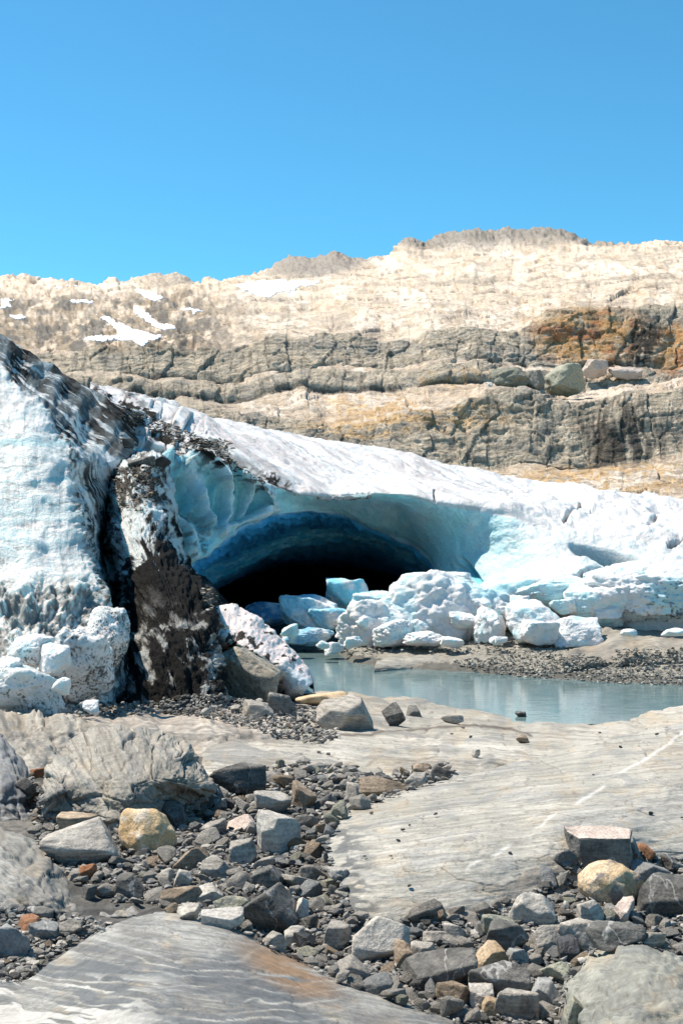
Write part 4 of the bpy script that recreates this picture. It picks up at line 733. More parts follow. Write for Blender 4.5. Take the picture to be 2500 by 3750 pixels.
HERO = [
 (545,3130,205,165,'golden','golden crusty boulder with a round yellow face, left of the cobble trough'),
 (636,3045,95,105,'dark','dark slate slab wedged behind the golden crusty boulder'),
 (622,2962,62,48,'rust','rust red stone at the right foot of the rounded bedrock hump'),
 (727,2955,72,44,'grey','flat grey stone between the bedrock hump and the dark angular boulder'),
 (870,2922,200,112,'dark','dark angular boulder heading the cobble trough below the pale slab'),
 (1000,2982,130,88,'light','pale cross veined stone right below the dark angular boulder'),
 (1115,2984,88,114,'brown','upright split stone, half tan and half dark, at the top right of the trough'),
 (1020,3142,155,170,'light','large light grey faceted boulder in the middle of the upper trough'),
 (885,3050,104,62,'pink','pinkish stone left of the large light grey faceted boulder'),
 (780,3062,90,58,'grey','grey wedge stone left of the pinkish stone'),
 (893,3170,98,98,'grey','blocky grey stone below the pinkish stone'),
 (700,3192,122,88,'brown','pair layered brown grey slab stone under the golden boulder, to its right'),
 (285,3060,140,74,'brown','flat brown stone lying in the grit at the foot of the bedrock hump'),
 (140,2852,58,40,'rust','small reddish stone in the notch left of the bedrock hump'),
 (310,3190,275,175,'grey','broad rough grey boulder lying left below the golden boulder'),
 (942,2634,116,66,'grey','pale grey slab stone at the foot of the debris pile near the dirty ice'),
 (1262,2690,205,135,'grey','big brown grey boulder on the bedrock left of the pond'),
 (1440,2662,84,86,'dark','dark grey pointed stone just right of the big boulder by the pond'),
 (1515,2622,54,36,'dark','small dark stone behind the pointed stone by the pond'),
 (1655,2652,78,34,'grey','low grey stone half sunk in the pale bedrock by the pond'),
 (1911,2722,50,32,'brown','single brown block lying on the pale bedrock'),
 (1742,2778,30,34,'grey','small grey oval stone alone on the pale bedrock'),
 (1400,2918,165,66,'brown','long brown layered stone in the crack beside the whaleback slab'),
 (1545,2842,68,46,'brown','round topped brown stone at the upper end of the crack in the pale bedrock'),
 (1617,2856,84,50,'dark','dark flat stone at the far upper end of the crack beside the whaleback'),
 (1522,2882,84,50,'grey','grey stone between the long brown stone and the round topped one'),
 (1905,2626,40,20,'dark','small dark stone at the water edge of the pond'),
 (2318,3180,54,104,'blue','upright pale blue stone right behind the block with the flat pink top'),
 (2230,3324,222,165,'mottled','rounded mottled golden boulder in front of the block with the flat pink top'),
 (2374,3247,132,90,'blue','bluish grey stone right of the mottled golden boulder'),
 (2370,3162,58,66,'rust','rusty stone behind the bluish grey stone at the right'),
 (2462,3207,84,72,'dark','dark stone at the right edge beside the bluish grey stone'),
 (2450,3382,230,160,'dark','large dark slate slab sloping at the right edge'),
 (2165,3397,94,94,'grey','grey leaning stone below left of the mottled golden boulder'),
 (2282,3399,84,102,'pink','pale pinkish stone just below the mottled golden boulder'),
 (1942,3407,165,138,'light','large smooth light grey boulder at the lower edge of the whaleback slab'),
 (1997,3492,128,102,'light','warm pale pyramid stone in front of the large smooth boulder'),
 (2108,3498,136,124,'grey','rounded grey stone with slanting bands above the bottom right knob'),
 (2250,3470,205,78,'dark','long dark grey stone behind the bottom right bedrock knob'),
 (2386,3467,86,60,'grey','grey block right of the long dark stone behind the knob'),
 (2085,3524,84,88,'black','glossy black split stone left of the bottom right knob'),
 (1850,3492,155,120,'dark','dark slate stone leaning left of the warm pale pyramid stone'),
 (1820,3428,124,84,'lichen','lichen spotted stone above the leaning dark slate stone'),
 (1790,3562,132,100,'ochre','tan flat faced stone in the bottom right cobbles'),
 (1892,3542,86,66,'blue','blue grey rounded stone touching the tan flat faced stone'),
 (1602,3619,262,135,'dark','big dark boulder with a white vein near the bottom slab'),
 (1825,3660,220,120,'dark','dark blue slate boulder below the tan flat faced stone'),
 (1660,3692,122,94,'brown','brown stone right of centre at the rim of the bottom slab'),
 (1762,3694,84,78,'white','white quartz stone between the brown stone and the dark slate boulder'),
 (1806,3737,94,86,'ochre','yellow ochre stone at the lower edge under the white quartz stone'),
 (1885,3750,152,132,'grey','large grey stone at the bottom edge right of the ochre stone'),
 (2000,3692,106,94,'blue','blue grey cracked stone left of the bottom right knob'),
 (2113,3765,92,118,'lichen','pale speckled stone leaning on the bottom right knob'),
 (1395,3532,205,168,'light','large light grey boulder with dark side below the whaleback slab'),
 (1482,3552,74,106,'brown','thin dark brown slab standing against the large light grey boulder'),
 (1550,3532,88,72,'grey','grey stone above the big dark boulder with a white vein'),
 (2032,3602,120,74,'lichen','speckled grey stone above the cracked blue grey stone'),
 (1668,3450,84,66,'light','small pale split stone under the tip of the whaleback slab'),
 (1597,3458,104,48,'grey','thin grey slab stone left of the small pale split stone'),
 (1342,3580,60,50,'grey','fist sized grey stone below the large light grey boulder'),
 (988,3434,205,178,'dark','big dark green grey boulder at the top rim of the bottom slab'),
 (815,3402,146,72,'white','whitish stone resting on the crest of the bottom slab'),
 (855,3372,142,88,'lichen','yellowish lichen stone behind the whitish stone on the slab crest'),
 (675,3324,155,76,'brown','triangular reddish brown slab above the bottom slab crest'),
 (478,3299,96,90,'dark','dark rounded cobble between the left slab and the brown slab'),
 (392,3292,86,60,'grey','grey oval cobble left of the dark rounded cobble'),
 (322,3228,60,64,'rust','rust coloured cobble against the left folded slab'),
 (326,3297,56,56,'dark','dark cobble below the rust coloured cobble'),
 (985,3270,128,102,'dark','dark triangular boulder in the centre of the trough'),
 (762,3312,108,66,'light','banded light stone above the whitish stone of the slab crest'),
 (672,3254,72,70,'light','pale rounded cobble above the triangular reddish brown slab'),
 (1100,3390,58,104,'white','upright white stone right of the big dark green grey boulder'),
 (1132,3422,64,74,'dark','dark cobble leaning on the upright white stone'),
 (1115,3486,82,70,'black','black faceted stone below the upright white stone'),
 (1078,3464,72,70,'light','pale stone between the big dark boulder and the black faceted stone'),
 (1003,3482,96,66,'grey','rounded grey stone under the big dark green grey boulder'),
 (45,3514,140,135,'blue','big dark blue grey boulder at the lower left edge'),
 (110,3432,92,72,'rust','rust brown slab behind the blue grey boulder at the left edge'),
 (162,3457,98,78,'blue','veined grey cobble right of the lower left blue grey boulder'),
 (150,3374,94,54,'dark','dark stone above the rust brown slab at the left edge'),
 (250,3432,108,64,'grey','low grey stone beside the veined cobble at the lower left'),
 (1235,3484,102,100,'light','light stone left of the large light grey boulder with dark side'),
 (1140,3247,116,76,'grey','grey slab stone right of the dark triangular boulder'),
 (1152,3124,42,42,'pink','small pale pink stone in the brown grit beside the whaleback'),
 (690,3372,82,58,'grey','small grey block on the crest of the bottom slab'),
 (800,3217,118,72,'grey','broad grey stone left of centre in the trough'),
 (977,3170,86,34,'light','flat pale stone under the large light grey faceted boulder'),
 (1237,3217,90,38,'white','flat pale stone on the dark grit at the edge of the whaleback'),
 (605,3237,76,52,'grey','grey cobble left of the pale rounded cobble'),
 (1085,3110,70,40,'rust','orange brown stone at the right of the large faceted boulder'),
]
for i, (cx, yb, w_, h_, mt, lab) in enumerate(HERO):
    big = w_ * h_ > 15000
    stone(cx, yb, w_, h_, G[mt], lab, 900 + i, name='boulder' if big else 'stone', cat='boulder' if big else 'stone', sub=5 if w_ * h_ > 5500 else 4,
          planes=18 if mt in ('golden', 'mottled') else (9, 12, 16)[i % 3], sharp=16 if mt in ('golden', 'mottled') else (60, 90, 45)[i % 3], lump=.09 if mt in ('golden', 'mottled') else .035, rough=.03, lo=.66 if mt in ('golden', 'mottled') else .5, billow=0.06 if mt in ('golden', 'mottled') else 0)
# block with the flat pink top: cut polygon prism
def cutblock():
    bm = bmesh.new(); x, y, z, ww, hh, dd = place('b', 2195, 3222, 240, 190, dep=150)
    base = [(-.52, -.30), (-.38, -.52), (.48, -.45), (.52, .30), (.30, .52), (-.40, .50), (-.53, .1)]
    topc = [(-.53, -.10), (-.38, -.46), (.40, -.48), (.50, .05), (.30, .50), (-.36, .50), (-.54, .28)]
    vb = [bm.verts.new((a * ww * .86 + .03 * ww, b * dd, -.5 * hh)) for a, b in base]; vt = [bm.verts.new((a * ww, b * dd, (.40 + .06 * (b > 0) + (.07 if a < -.45 else 0)) * hh)) for a, b in topc]
    n = len(vb)
    for i in range(n): bm.faces.new((vb[i], vb[(i + 1) % n], vt[(i + 1) % n], vt[i]))
    bm.faces.new(vt); bm.faces.new(vb[::-1]); bmesh.ops.recalc_face_normals(bm, faces=bm.faces[:])
    bmesh.ops.bevel(bm, geom=[e for e in bm.edges], offset=.008, segments=2, affect='EDGES', profile=.6)
    bmesh.ops.triangulate(bm, faces=bm.faces[:])
    for _ in range(4): bmesh.ops.subdivide_edges(bm, edges=[e for e in bm.edges if e.calc_length() > .016], cuts=1, use_grid_fill=False)
    bmesh.ops.triangulate(bm, faces=bm.faces[:])
    Pv = np.array([v.co[:] for v in bm.verts]); k = fbm(Pv[:, 0] * 14, Pv[:, 1] * 14, Pv[:, 2] * 14, o=4, s=7) * .012 + fbm(Pv[:, 0] * 40, Pv[:, 1] * 40, Pv[:, 2] * 10, o=3, s=8) * .003
    for v, kk in zip(bm.verts, k): v.co += v.normal * kk
    me = D.meshes.new('cut_stone'); bm.to_mesh(me); bm.free(); me.materials.append(G['dark']); me.materials.append(G['pink'])
    for p in me.polygons: p.use_smooth = False; p.material_index = 1 if p.normal.z > .72 else 0
    o = link('boulder', me); o.location = (x, y, z); tag(o, 'dark angular block with a flat pale pink top standing on the whaleback slab edge', 'boulder'); STONES.append((2195, 3130, 115, 90))
cutblock()
# boulders on the mountain ledge
for i, (cx, yb, w_, h_, mt, lab) in enumerate([
 (1875,1436,158,88,'lichen','huge grey ledge boulder, leftmost of the big blocks on the mountain shelf'),
 (1962,1432,60,76,'grey','narrow grey block between the two huge pale boulders on the mountain shelf'),
 (2072,1443,142,104,'lichen','tallest pale ledge boulder below the ochre cliff'),
 (2170,1384,84,64,'pink','pink square block perched on the right shoulder of the tallest pale ledge boulder'),
 (2290,1390,120,44,'pink','low pinkish boulder right of the perched square block on the mountain shelf'),
 (1790,1438,32,38,'white','small white triangular block left of the huge grey ledge boulder'),
 (1872,1460,76,26,'light','flat slab fallen in front of the huge grey ledge boulder'),
 (1955,1458,72,28,'grey','flat grey slab fallen in front of the tallest pale ledge boulder')]):
    Yl = 129.5 if cx > 2130 else 114
    stone(cx, yb, w_, h_, G[mt], lab, 1300 + i, name='boulder', cat='boulder', Y=Yl, sub=5, planes=16, sharp=50, lump=.10, rough=.12)
# debris on the glacier edge
for i, (cx, yb, w_, h_, mt, lab, Yg) in enumerate([
 (590,1712,70,44,'black','dark pointed rock slab jutting out of the dirty ice above the teal wall', 25.0),
 (520,1712,90,40,'dark','dark flat slab lying on the crest of the dirty ice ridge', 24.6),
 (470,1640,40,34,'dark','dark triangular stone stuck in the cleft beside the white ice shard', 27.0),
 (820,2316,42,30,'ochre','tan stone perched on the top end of the pinkish ice slab', 20.4)]):
    stone(cx, yb, w_, h_, G[mt], lab, 1400 + i, Y=Yg, planes=7, sharp=40)
# big leaning boulder under the pinkish ice slab
stone(905, 2572, 230, 200, G['rough'], 'large brown boulder propped under the pinkish ice slab', 1507, name='boulder', cat='boulder', Y=18.9, sub=6, planes=10, sharp=40, lump=.08, rough=.06, dep=200, flat=(.55, 0, .83, .42))
stone(1035, 2628, 100, 92, G['dark'], 'leaning slab with an ochre patch on the debris pile near the pond', 1521, planes=10, sharp=50, dep=60)
stone(1180, 2585, 190, 46, G['ochre'], 'low pale tan rock between the pinkish ice slab and the big boulder', 1512, planes=16, sharp=20, lo=.65)
# scattered cobbles, each its own object on shared meshes
PROTO = []
for i in range(26):
    P, Fc = chunk(2000 + i, (1, .85, (.72, .45, .6, .85)[i % 4]), sub=4, planes=(7, 9, 12, 15)[i % 4], sharp=(60, 90, 45)[i % 3], lump=.03, rough=.03, lo=.48)
    PROTO.append((P, Fc))
mats = [G['grey'], G['grey'], G['light'], G['dark'], G['blue'], G['grey'], G['grey'], G['lichen'], G['light'], G['brown']]
PM = {}
POLY_A = [(110,2830),(200,2980),(420,3060),(560,2990),(780,2920),(880,2830),(1130,2790),(1420,2840),(1640,2790),(1660,2850),(1420,2925),(1250,2990),(1200,3100),(1290,3350),(1480,3380),(1750,3350),(2050,3215),(2080,3100),(2300,3120),(2500,3150),(2500,3500),(2330,3440),(2180,3480),(2080,3600),(2040,3790),(1800,3790),(1500,3690),(1250,3600),(1000,3480),(850,3390),(640,3350),(560,3310),(420,3310),(260,3220),(130,3090),(100,2900)]
POLY_B = [(0,3330),(180,3340),(420,3390),(300,3440),(180,3510),(100,3590),(0,3600)]
POLY_C = [(600,2560),(800,2545),(1000,2570),(1200,2600),(1250,2700),(1150,2730),(1000,2690),(800,2640),(600,2610)]
POLY_D = [(230,2590),(620,2570),(820,2580),(820,2625),(600,2620),(300,2625)]
def inside(poly, x, y): return bool(inpoly(np.array([float(x)]), np.array([float(y)]), poly)[0])
cnt = {}
def scatter(poly, n, smin, smax, label, group, bbox, dense=.42, noun='cobble'):
    k = 0; tries = 0
    while k < n and tries < 20000:
        tries += 1; x = random.uniform(bbox[0], bbox[2]); y = random.uniform(bbox[1], bbox[3])
        if not inside(poly, x, y): continue
        s_ = smin + (smax - smin) * random.random() ** 2; s_ *= .55 + .45 * (y - 2500) / 900
        if any(((x - a) / (c + s_ * dense * .6)) ** 2 + ((y - b) / (d_ + s_ * dense * .5)) ** 2 < 1 for a, b, c, d_ in STONES): continue
        pi = random.randrange(26); mi = random.randrange(10)
        if (pi, mi) not in PM: PM[(pi, mi)] = raw_mesh('cobble', PROTO[pi][0], PROTO[pi][1], mat=mats[mi])
        o = link('cobble', PM[(pi, mi)]); Y0 = ground_at(x, y); sz = s_ * Y0 / F
        o.location = ((x - CX) / F * (Y0 + .3 * sz), Y0 + .3 * sz, CAMZ - (y - CY) / F * Y0 + .22 * sz)
        o.scale = (sz * random.uniform(.9, 1.3), sz * random.uniform(.9, 1.2), sz * random.uniform(.75, 1.1)); o.rotation_euler = (random.uniform(-.5, .5), random.uniform(-.5, .5), random.uniform(0, 6.28))
        tag(o, near_label(x, y, ('tiny' if s_ < 34 else 'small' if s_ < 55 else 'medium sized') + ' ' + CW[mats[mi].name] + (' flat' if pi % 4 == 1 else '') + ' ' + noun) or label, 'cobble', group); STONES.append((x, y - s_ * .3, s_ * .42, s_ * .36)); k += 1
scatter(POLY_A, 270, 46, 120, 'loose angular cobble filling the gaps between the larger stones of the trough', 'cobbles in the trough between the bedrock slabs', (0, 2780, 2500, 3750))
scatter(POLY_B, 18, 30, 62, 'small cobble in the pocket of grit at the lower left edge', 'cobbles in the lower left pocket', (0, 3330, 420, 3600))
scatter(POLY_C, 34, 28, 64, 'small angular stone in the debris pile at the foot of the ice', 'stones of the debris pile by the ice', (600, 2540, 1260, 2730), noun='debris stone')
scatter(POLY_D, 12, 24, 50, 'small rounded stone at the toe of the dirty ice', 'stones along the toe of the dirty ice', (230, 2570, 820, 2625))
# gravel as masses
peb = attr_rock('pebble', 30, 120, .3, .006)
def gravel(name, label, polys, n, smin, smax, pal, sub=1, cat='gravel', lift=.25, flat=.6, keep=None):
    pts = []
    while len(pts) < n:
        pl, wgt = random.choices(polys, weights=[p[1] for p in polys])[0]
        xs = [p[0] for p in pl]; ys = [p[1] for p in pl]
        X_ = RNG.uniform(min(xs), max(xs), 600); Y_ = RNG.uniform(min(ys), max(ys), 600); m_ = inpoly(X_, Y_, pl)
        pts += list(zip(X_[m_][:max(60, n // 12)], Y_[m_][:max(60, n // 12)]))
    pts = np.array(pts[:n]); protos = [chunk(3000 + i, (1, .8, flat * (1.1, .6, .85)[i % 3]), sub=sub, planes=6, sharp=60, rough=0, lo=.45) for i in range(12)]
    i_ = np.clip(((pts[:, 1] - DY0) / CELL).astype(int), 0, DH - 1); j_ = np.clip((pts[:, 0] / CELL).astype(int), 0, DW - 1); Y0 = DEPTH[i_, j_]; ok = Y0 < 1e8; pts, Y0 = pts[ok], Y0[ok]; n = len(pts)
    s_ = (smin + (smax - smin) * RNG.random(n) ** 2.5) * Y0 / F; pr = RNG.integers(0, 12, n); VV, FF, CC, off = [], [], [], 0
    for k in range(12):
        ix = np.where(pr == k)[0]; P, Fc = protos[k]; nv = len(P)
        a = RNG.uniform(0, 6.28, len(ix)); b = RNG.uniform(-.6, .6, len(ix)); ca, sa, cb, sb = np.cos(a), np.sin(a), np.cos(b), np.sin(b)
        Q = P[None] * (s_[ix][:, None, None] * RNG.uniform(.75, 1.3, (len(ix), 1, 3)))
        y1 = Q[..., 1] * cb[:, None] - Q[..., 2] * sb[:, None]; z1 = Q[..., 1] * sb[:, None] + Q[..., 2] * cb[:, None]
        x1 = Q[..., 0] * ca[:, None] - y1 * sa[:, None]; y2 = Q[..., 0] * sa[:, None] + y1 * ca[:, None]
        c0 = W(pts[ix, 0], pts[ix, 1], Y0[ix]); c0[:, 2] += s_[ix] * lift
        VV.append((np.stack([x1, y2, z1], -1) + c0[:, None]).reshape(-1, 3)); FF.append((Fc[None] + (np.arange(len(ix)) * nv)[:, None, None]).reshape(-1, 3) + off); off += len(ix) * nv
        cc = np.array(pal)[RNG.integers(0, len(pal), len(ix))] * RNG.uniform(.7, 1.25, (len(ix), 1)); CC.append(np.repeat(cc, nv, 0))
    o = link(name, raw_mesh(name, np.concatenate(VV), np.concatenate(FF), np.concatenate(CC), smooth=False, mat=peb)); tag(o, label, cat, kind='stuff')
GP = [(.18,.17,.155),(.26,.245,.22),(.12,.115,.11),(.36,.33,.29),(.20,.19,.175),(.09,.09,.085),(.22,.215,.205),(.24,.22,.195)]
gravel('gravel', 'grey gravel and small stones filling the trough between the bedrock slabs', [(POLY_A, 12), (POLY_B, 1), ([(2495,3150),(3100,3170),(3100,3640),(2800,3560),(2495,3500)], 2.5)], 17500, 6, 38, GP)
gravel('gravel', 'loose stones and grit along the foot of the dirty ice', [(POLY_C, 3), (POLY_D, 1)], 2600, 5, 24, GP)
gravel('gravel', 'grey gravel bank on the far shore of the pond below the ice rubble', [([(1650,2420),(1900,2400),(2100,2400),(2500,2420),(2500,2540),(2200,2550),(2000,2520),(1700,2450)], 5), ([(1250,2370),(1500,2330),(1900,2340),(2080,2360),(2080,2400),(1650,2395),(1450,2390),(1230,2410)], 2), ([(2250,2380),(2500,2370),(2500,2430),(2250,2430)], 1)], 5200, 3.5, 15, [(.26,.25,.22),(.34,.32,.28),(.18,.17,.155),(.28,.265,.23),(.13,.13,.12),(.38,.36,.31)])
DP = [(.06,.055,.05),(.10,.095,.085),(.15,.14,.12),(.04,.04,.04),(.22,.18,.12),(.28,.26,.23)]
gravel('debris', 'dark stones and mud streaks strewn over the ice at the upper left', [([(430,1490),(520,1512),(700,1585),(830,1645),(870,1705),(760,1655),(600,1605),(460,1540)], 3), ([(620,1612),(830,1612),(860,1645),(640,1652)], 2), ([(830,1680),(900,1715),(1010,1785),(960,1775),(820,1700)], 1), ([(400,1720),(600,1700),(590,1760),(520,1880),(440,1860)], 1.6), ([(500,2040),(610,2000),(700,2120),(690,2200),(600,2150),(520,2080)], .35), ([(0,1290),(90,1330),(300,1440),(450,1510),(440,1530),(280,1470),(60,1370),(0,1350)], 1.5), ([(730,2150),(790,2170),(830,2230),(760,2240)], 1), ([(480,2320),(560,2330),(540,2420),(470,2400)], .6)], 2600, 2.5, 17, DP, cat='debris', flat=.35)
# single pebbles on the pale bedrock
k = 0
while k < 20:
    x = random.uniform(1150, 2500); y = random.uniform(2660, 3250)
    if any(((x - a) / (c + 20)) ** 2 + ((y - b) / (d_ + 20)) ** 2 < 1 for a, b, c, d_ in STONES): continue
    if inside(POLY_A, x, y): continue
    pi = k % 26; s_ = random.uniform(9, 20); Y0 = ground_at(x, y); sz = s_ * Y0 / F
    if (pi, 3) not in PM: PM[(pi, 3)] = raw_mesh('cobble', PROTO[pi][0], PROTO[pi][1], mat=mats[3])
    o = link('pebble', PM[(pi, 3)]); o.location = tuple(W(np.array(x), np.array(y), np.array(Y0)) + np.array([0, 0, .3 * sz])); o.scale = (sz, sz, sz * .8); tag(o, near_label(x, y, 'tiny dark pebble on bare bedrock') or 'tiny dark pebble lying alone on the pale bedrock', 'pebble', 'pebbles dotted over the pale bedrock'); k += 1

# ================================================================== ICE BLOCKS
def ice(cx, yb, w_, h_, Y, label, seed, dep=None, tint=.3, teal=(.60, .83, .86), cat='ice block', name='ice_block', dirt=.0, **kw):
    x, y, z, ww, hh, dd = place(name, cx, yb, w_, h_, Y, dep); kw.setdefault('sub', 6); kw.setdefault('planes', 14); kw.setdefault('sharp', 11); kw.setdefault('lo', .66); kw.setdefault('rough', .06); kw['billow'] = kw.get('billow', .03) * .62; kw['lump'] = max(kw.get('lump', 0), .15)
    P, Fc = chunk(seed, (ww * 1.05, dd, hh * 1.1), **kw)
    q = P / max(ww, hh) * 3 + seed; n = fbm(q[:, 0], q[:, 1], q[:, 2], o=4, s=61); n2 = fbm(q[:, 0] * 3, q[:, 1] * 3, q[:, 2] * 3, o=4, s=62)
    C = np.ones_like(P) * np.array((.82, .79, .77)); C = mixc(C, teal, sst(.30 - tint, .85 - tint, n + .2)); C = mixc(C, (.5, .5, .49), sst(.22, .4, fbm(q[:, 0] * 2, q[:, 1] * 2, q[:, 2] * 5, o=5, g=.65, s=65)) * .45); C = mixc(C, (.88, .88, .88), sst(.1, .5, n2) * .4)
    if dirt: n4 = fbm(q[:, 0] * 15, q[:, 1] * 15, q[:, 2] * 12, o=4, g=.65, s=63); C = mixc(C, (.42, .42, .40), sst(-.2, .3, n + n4) * dirt * .6); C = mixc(C, (.06, .055, .05), sst(.34 - dirt * .3, .6 - dirt * .3, n4 + .5 * n2 + .3 * n - .25 * P[:, 2] / hh) * .85)
    o = link(name, raw_mesh(name, P, Fc, C, mat=M_block)); o.location = (x, y, z); tag(o, label, cat); HL.append((cx, yb - h_ / 2, label)); return o
ice(1272, 2248, 145, 120, 31.5, 'sharp edged turquoise ice block standing in the cave mouth', 10, planes=6, sharp=60, tint=.55, teal=(.22, .62, .75), sub=5, dep=110)
ice(1125, 2310, 190, 122, 30.5, 'sloping blue ice slab left of the sharp turquoise block', 11, planes=6, sharp=40, tint=.5, teal=(.25, .58, .74), dep=160)
ice(1215, 2300, 170, 70, 30.2, 'low blue ice lump under the sharp turquoise block', 12, tint=.5, teal=(.25, .58, .74), billow=.15)
ice(1125, 2362, 170, 62, 29.2, 'knobbly dark blue ice lump at the lip of the cave stream', 13, tint=.5, teal=(.2, .45, .62), billow=.25, lump=.2)
ice(990, 2300, 220, 90, 32.5, 'shadowed blue ice floor lump at the left of the cave mouth', 14, tint=.7, teal=(.10, .26, .42), lump=.15)
ice(1222, 2398, 66, 46, 27.8, 'small grey blue ice cobble in the water under the rubble', 15, tint=.2, planes=8, teal=(.45, .6, .65), sub=5)
ice(1400, 2270, 210, 100, 30.8, 'pale blue sloping ice behind the knobbly white ice toe', 16, tint=.45, teal=(.4, .72, .82), lump=.1)
ice(1355, 2372, 250, 170, 28.4, 'knobbly white ice toe at the left end of the rubble', 17, billow=.30, lump=.2, tint=.12, dep=190)
ice(1590, 2352, 330, 240, 28.6, 'biggest lumpy white ice mound right of the cave mouth', 18, billow=.26, lump=.16, tint=.05, dep=240, planes=9)
ice(1740, 2345, 260, 215, 28.9, 'tall white ice mound with a blue pocket behind the rubble boulders', 19, billow=.2, lump=.16, tint=.2, dep=240)
ice(1600, 2190, 260, 90, 29.6, 'flat topped white ice step crowning the biggest lumpy mound', 20, tint=.1, lump=.12, planes=7, dep=200)
ice(1440, 2362, 140, 90, 27.8, 'rounded white ice lump in front of the knobbly toe', 21, billow=.25, tint=.05)
ice(1560, 2366, 150, 50, 27.4, 'low line of white ice knobs at the foot of the biggest mound', 22, billow=.3, tint=.0, lump=.2)
ice(1860, 2300, 300, 180, 29.6, 'blue hollow ice ledge behind the two white boulders of ice', 23, tint=.5, lump=.15, billow=.1, dep=200)
ice(2040, 2215, 330, 110, 29.2, 'wide overhanging white ice shelf above the blue hollow', 24, tint=.25, lump=.15, billow=.1, dep=220)
ice(1790, 2345, 110, 120, 27.9, 'small upright white ice knob left of the white ice boulders', 25, billow=.25, lump=.1, tint=.1)
ice(1942, 2355, 185, 150, 27.5, 'tall faceted white ice boulder on the gravel', 26, planes=10, sharp=18, tint=.1, dep=150)
ice(1972, 2358, 130, 80, 27.0, 'rounded white ice lump leaning on the tall faceted ice boulder', 27, planes=9, tint=.0)
ice(2112, 2362, 170, 98, 27.1, 'low angular white ice block, rightmost of the boulders on the gravel', 28, planes=10, sharp=18, tint=.05, lump=.1)
ice(2180, 2290, 240, 150, 28.6, 'knobbly bluish white ice heap behind the low angular block', 29, billow=.22, lump=.18, tint=.3, dep=180)
ice(2290, 2268, 290, 175, 28.6, 'white ice hump with dirty cracks above the far bedrock swell', 30, billow=.25, lump=.25, sharp=8, planes=18, tint=.15, dirt=.12, dep=240)
ice(2460, 2275, 360, 165, 28.7, 'dirt streaked ice lump at the right edge above the bedrock', 31, billow=.22, lump=.25, sharp=8, planes=18, tint=.25, dirt=.45, dep=240)
ice(2400, 2170, 330, 110, 29.8, 'smooth white snow hump at the right edge under the glacier', 32, lump=.12, tint=.0, dep=200)
ice(1835, 2358, 44, 26, 27.0, 'fist sized scrap of ice between the mounds and the ice boulders', 33, tint=0, sub=4)
ice(2300, 2330, 60, 26, 24.9, 'thin white ice scrap on the far bedrock swell', 34, tint=0, sub=4); ice(2470, 2330, 90, 28, 25.0, 'flat white ice scrap at the right edge of the far shore', 35, tint=0, sub=4)
ice(110, 2440, 170, 110, 14.2, 'upper white ice boulder in the pile at the left edge', 36, billow=.22, lump=.2, tint=.0, planes=16, sharp=10, dirt=.25)
ice(200, 2470, 120, 110, 14.0, 'rounded bright ice boulder leaning on the dirty wall', 37, planes=14, sharp=12, tint=.0, lump=.14, billow=.08)
ice(100, 2610, 260, 165, 13.6, 'largest speckled grey white ice boulder at the left edge', 38, planes=12, sharp=12, tint=.05, lump=.14, billow=.08, teal=(.6, .7, .7), dirt=.35)
ice(20, 2520, 130, 110, 13.8, 'white ice boulder cut by the left edge of the view', 39, billow=.2, lump=.15, sharp=10, tint=.0)
ice(300, 2570, 230, 250, 14.9, 'dirt speckled ice boulder between the white pile and the dark ridge', 40, billow=.20, lump=.2, sharp=10, planes=16, tint=.0, dirt=1.05, dep=180)
ice(395, 2430, 150, 190, 15.3, 'pointed grey white ice shard against the dark ridge', 41, planes=9, lump=.16, billow=.1, tint=.0, dirt=1.15)
ice(228, 2545, 60, 62, 13.5, 'small ice lump in the gap between the two left ice boulders', 42, tint=0, sub=5)
ice(333, 2612, 58, 46, 13.6, 'little bright white ice pebble on the gravel left of the debris', 43, tint=0, sub=4, planes=8)
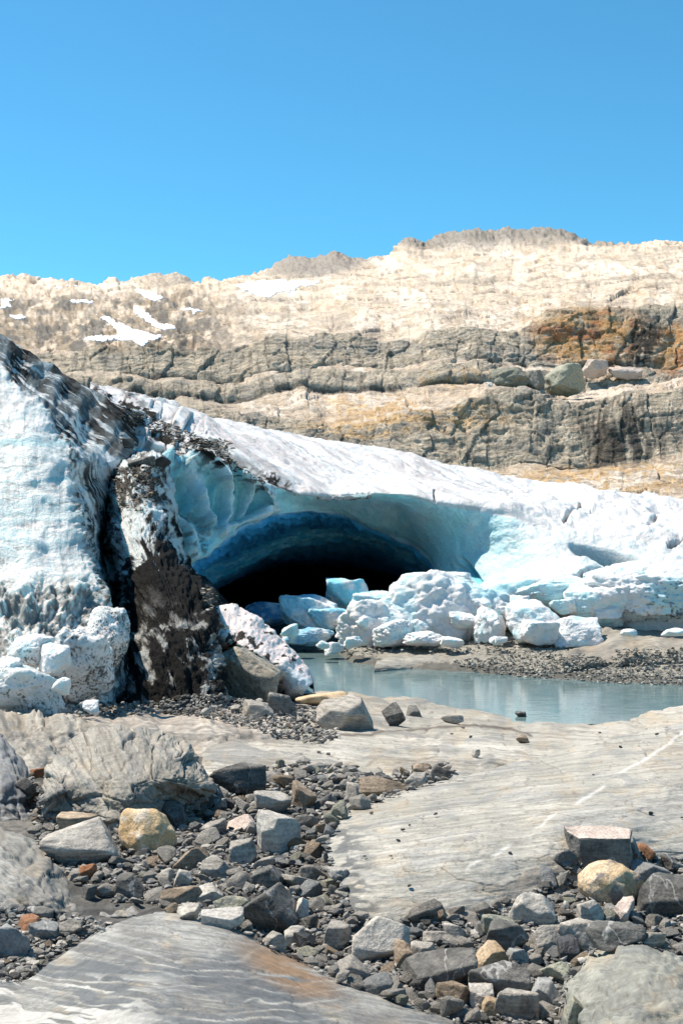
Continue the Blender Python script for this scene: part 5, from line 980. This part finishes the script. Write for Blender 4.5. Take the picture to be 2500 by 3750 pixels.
# pinkish slab
T = [
 [(760,2330,24.2),(800,2290,24.4),(880,2300,24.2),(980,2360,23.8),(1080,2450,23.2),(1140,2520,22.6),(1165,2560,22)],
 [(775,2240,22.2),(815,2212,22.3),(885,2222,22.3),(985,2292,22.0),(1085,2388,21.6),(1135,2462,21.3),(1142,2500,21.0)],
 [(780,2270,21.0),(815,2262,21.0),(880,2275,21.0),(965,2335,20.8),(1050,2410,20.6),(1115,2470,20.5),(1138,2508,20.4)],
 [(785,2310,20.3),(815,2322,20.2),(872,2345,20.1),(945,2385,19.9),(1020,2425,19.8),(1085,2480,19.8),(1125,2518,19.9)],
 [(788,2330,20.3),(815,2345,20.3),(868,2375,20.2),(935,2425,20.1),(1008,2490,20.0),(1065,2528,20.0),(1110,2545,20.0)],
 [(800,2400,21.2),(825,2410,21.2),(868,2440,21.2),(930,2500,21.0),(1000,2560,21.0),(1060,2580,21.0),(1105,2590,21.0)]]
px, py, Y = crnet(T, 200, 260); B = W(px, py, Y); N = normals(B); N *= np.sign(np.sum(N * (np.array([0, 0, CAMZ + 4]) - B), -1, keepdims=True)); X, V_ = px / 100, py / 100
d = .10 * fbm(X * 1.5, V_ * 1.5, o=5, s=701) + .02 * ani((px + .8 * py) / 300, (py - .8 * px) / 40, o=4, s=702); V = B + N * d[..., None]
C = np.ones(px.shape + (3,)) * np.array((.76, .66, .63)); C = mixc(C, (.62, .56, .54), sst(.0, .4, ani((px + .8 * py) / 400, (py - .8 * px) / 20, o=4, s=703)) * .5)
C = mixc(C, (.05, .045, .04), sst(.30, .45, fbm(X * 5, V_ * 6, o=5, s=704) + .3 * blob(px, py, 900, 2350, 130, 26, 28, .6))); C = mixc(C, (.62, .70, .74), blob(px, py, 1085, 2500, 70, 40, 40, .4) * .8)
o = link('ice_slab', raw_mesh('ice_slab', V, gridq(*px.shape), C, mat=M_ice)); tag(o, 'long pinkish white ice slab sloping down to the pond beside the dark ridge', 'ice slab')

# smaller chunks tumbled over the rubble
RUB = [(1290,2368,52),(1335,2300,46),(1420,2228,60),(1530,2330,64),(1655,2372,56),(1700,2300,60),(1760,2240,66),(1812,2362,34),(1850,2260,54),(1905,2240,60),(1985,2190,64),(2060,2250,58),(2105,2300,52),(2165,2340,44),(2225,2262,60),(2270,2215,66),(2350,2235,58),(2405,2250,50),(1180,2376,40),(1060,2330,44),(1320,2240,50)]
for i, (x_, y_, w_) in enumerate(RUB):
    o = ice(x_, y_, w_ * (1.1 + .5 * (i % 3) / 2), w_ * (.7 + .25 * (i % 2)), 27.2 + .0 * i if y_ > 2340 else 27.9 + (2340 - y_) / 130, 'small broken ice chunk tumbled on the rubble heap beside the cave', 200 + i, tint=.15 * (i % 4), sub=5, planes=10 + i % 4, sharp=14, lump=.22, billow=.12)
    HL.pop(); o['group'] = 'small ice chunks on the rubble heap'; o['label'] = near_label(x_, y_ - w_ * .4, 'small broken ice chunk') or o['label']
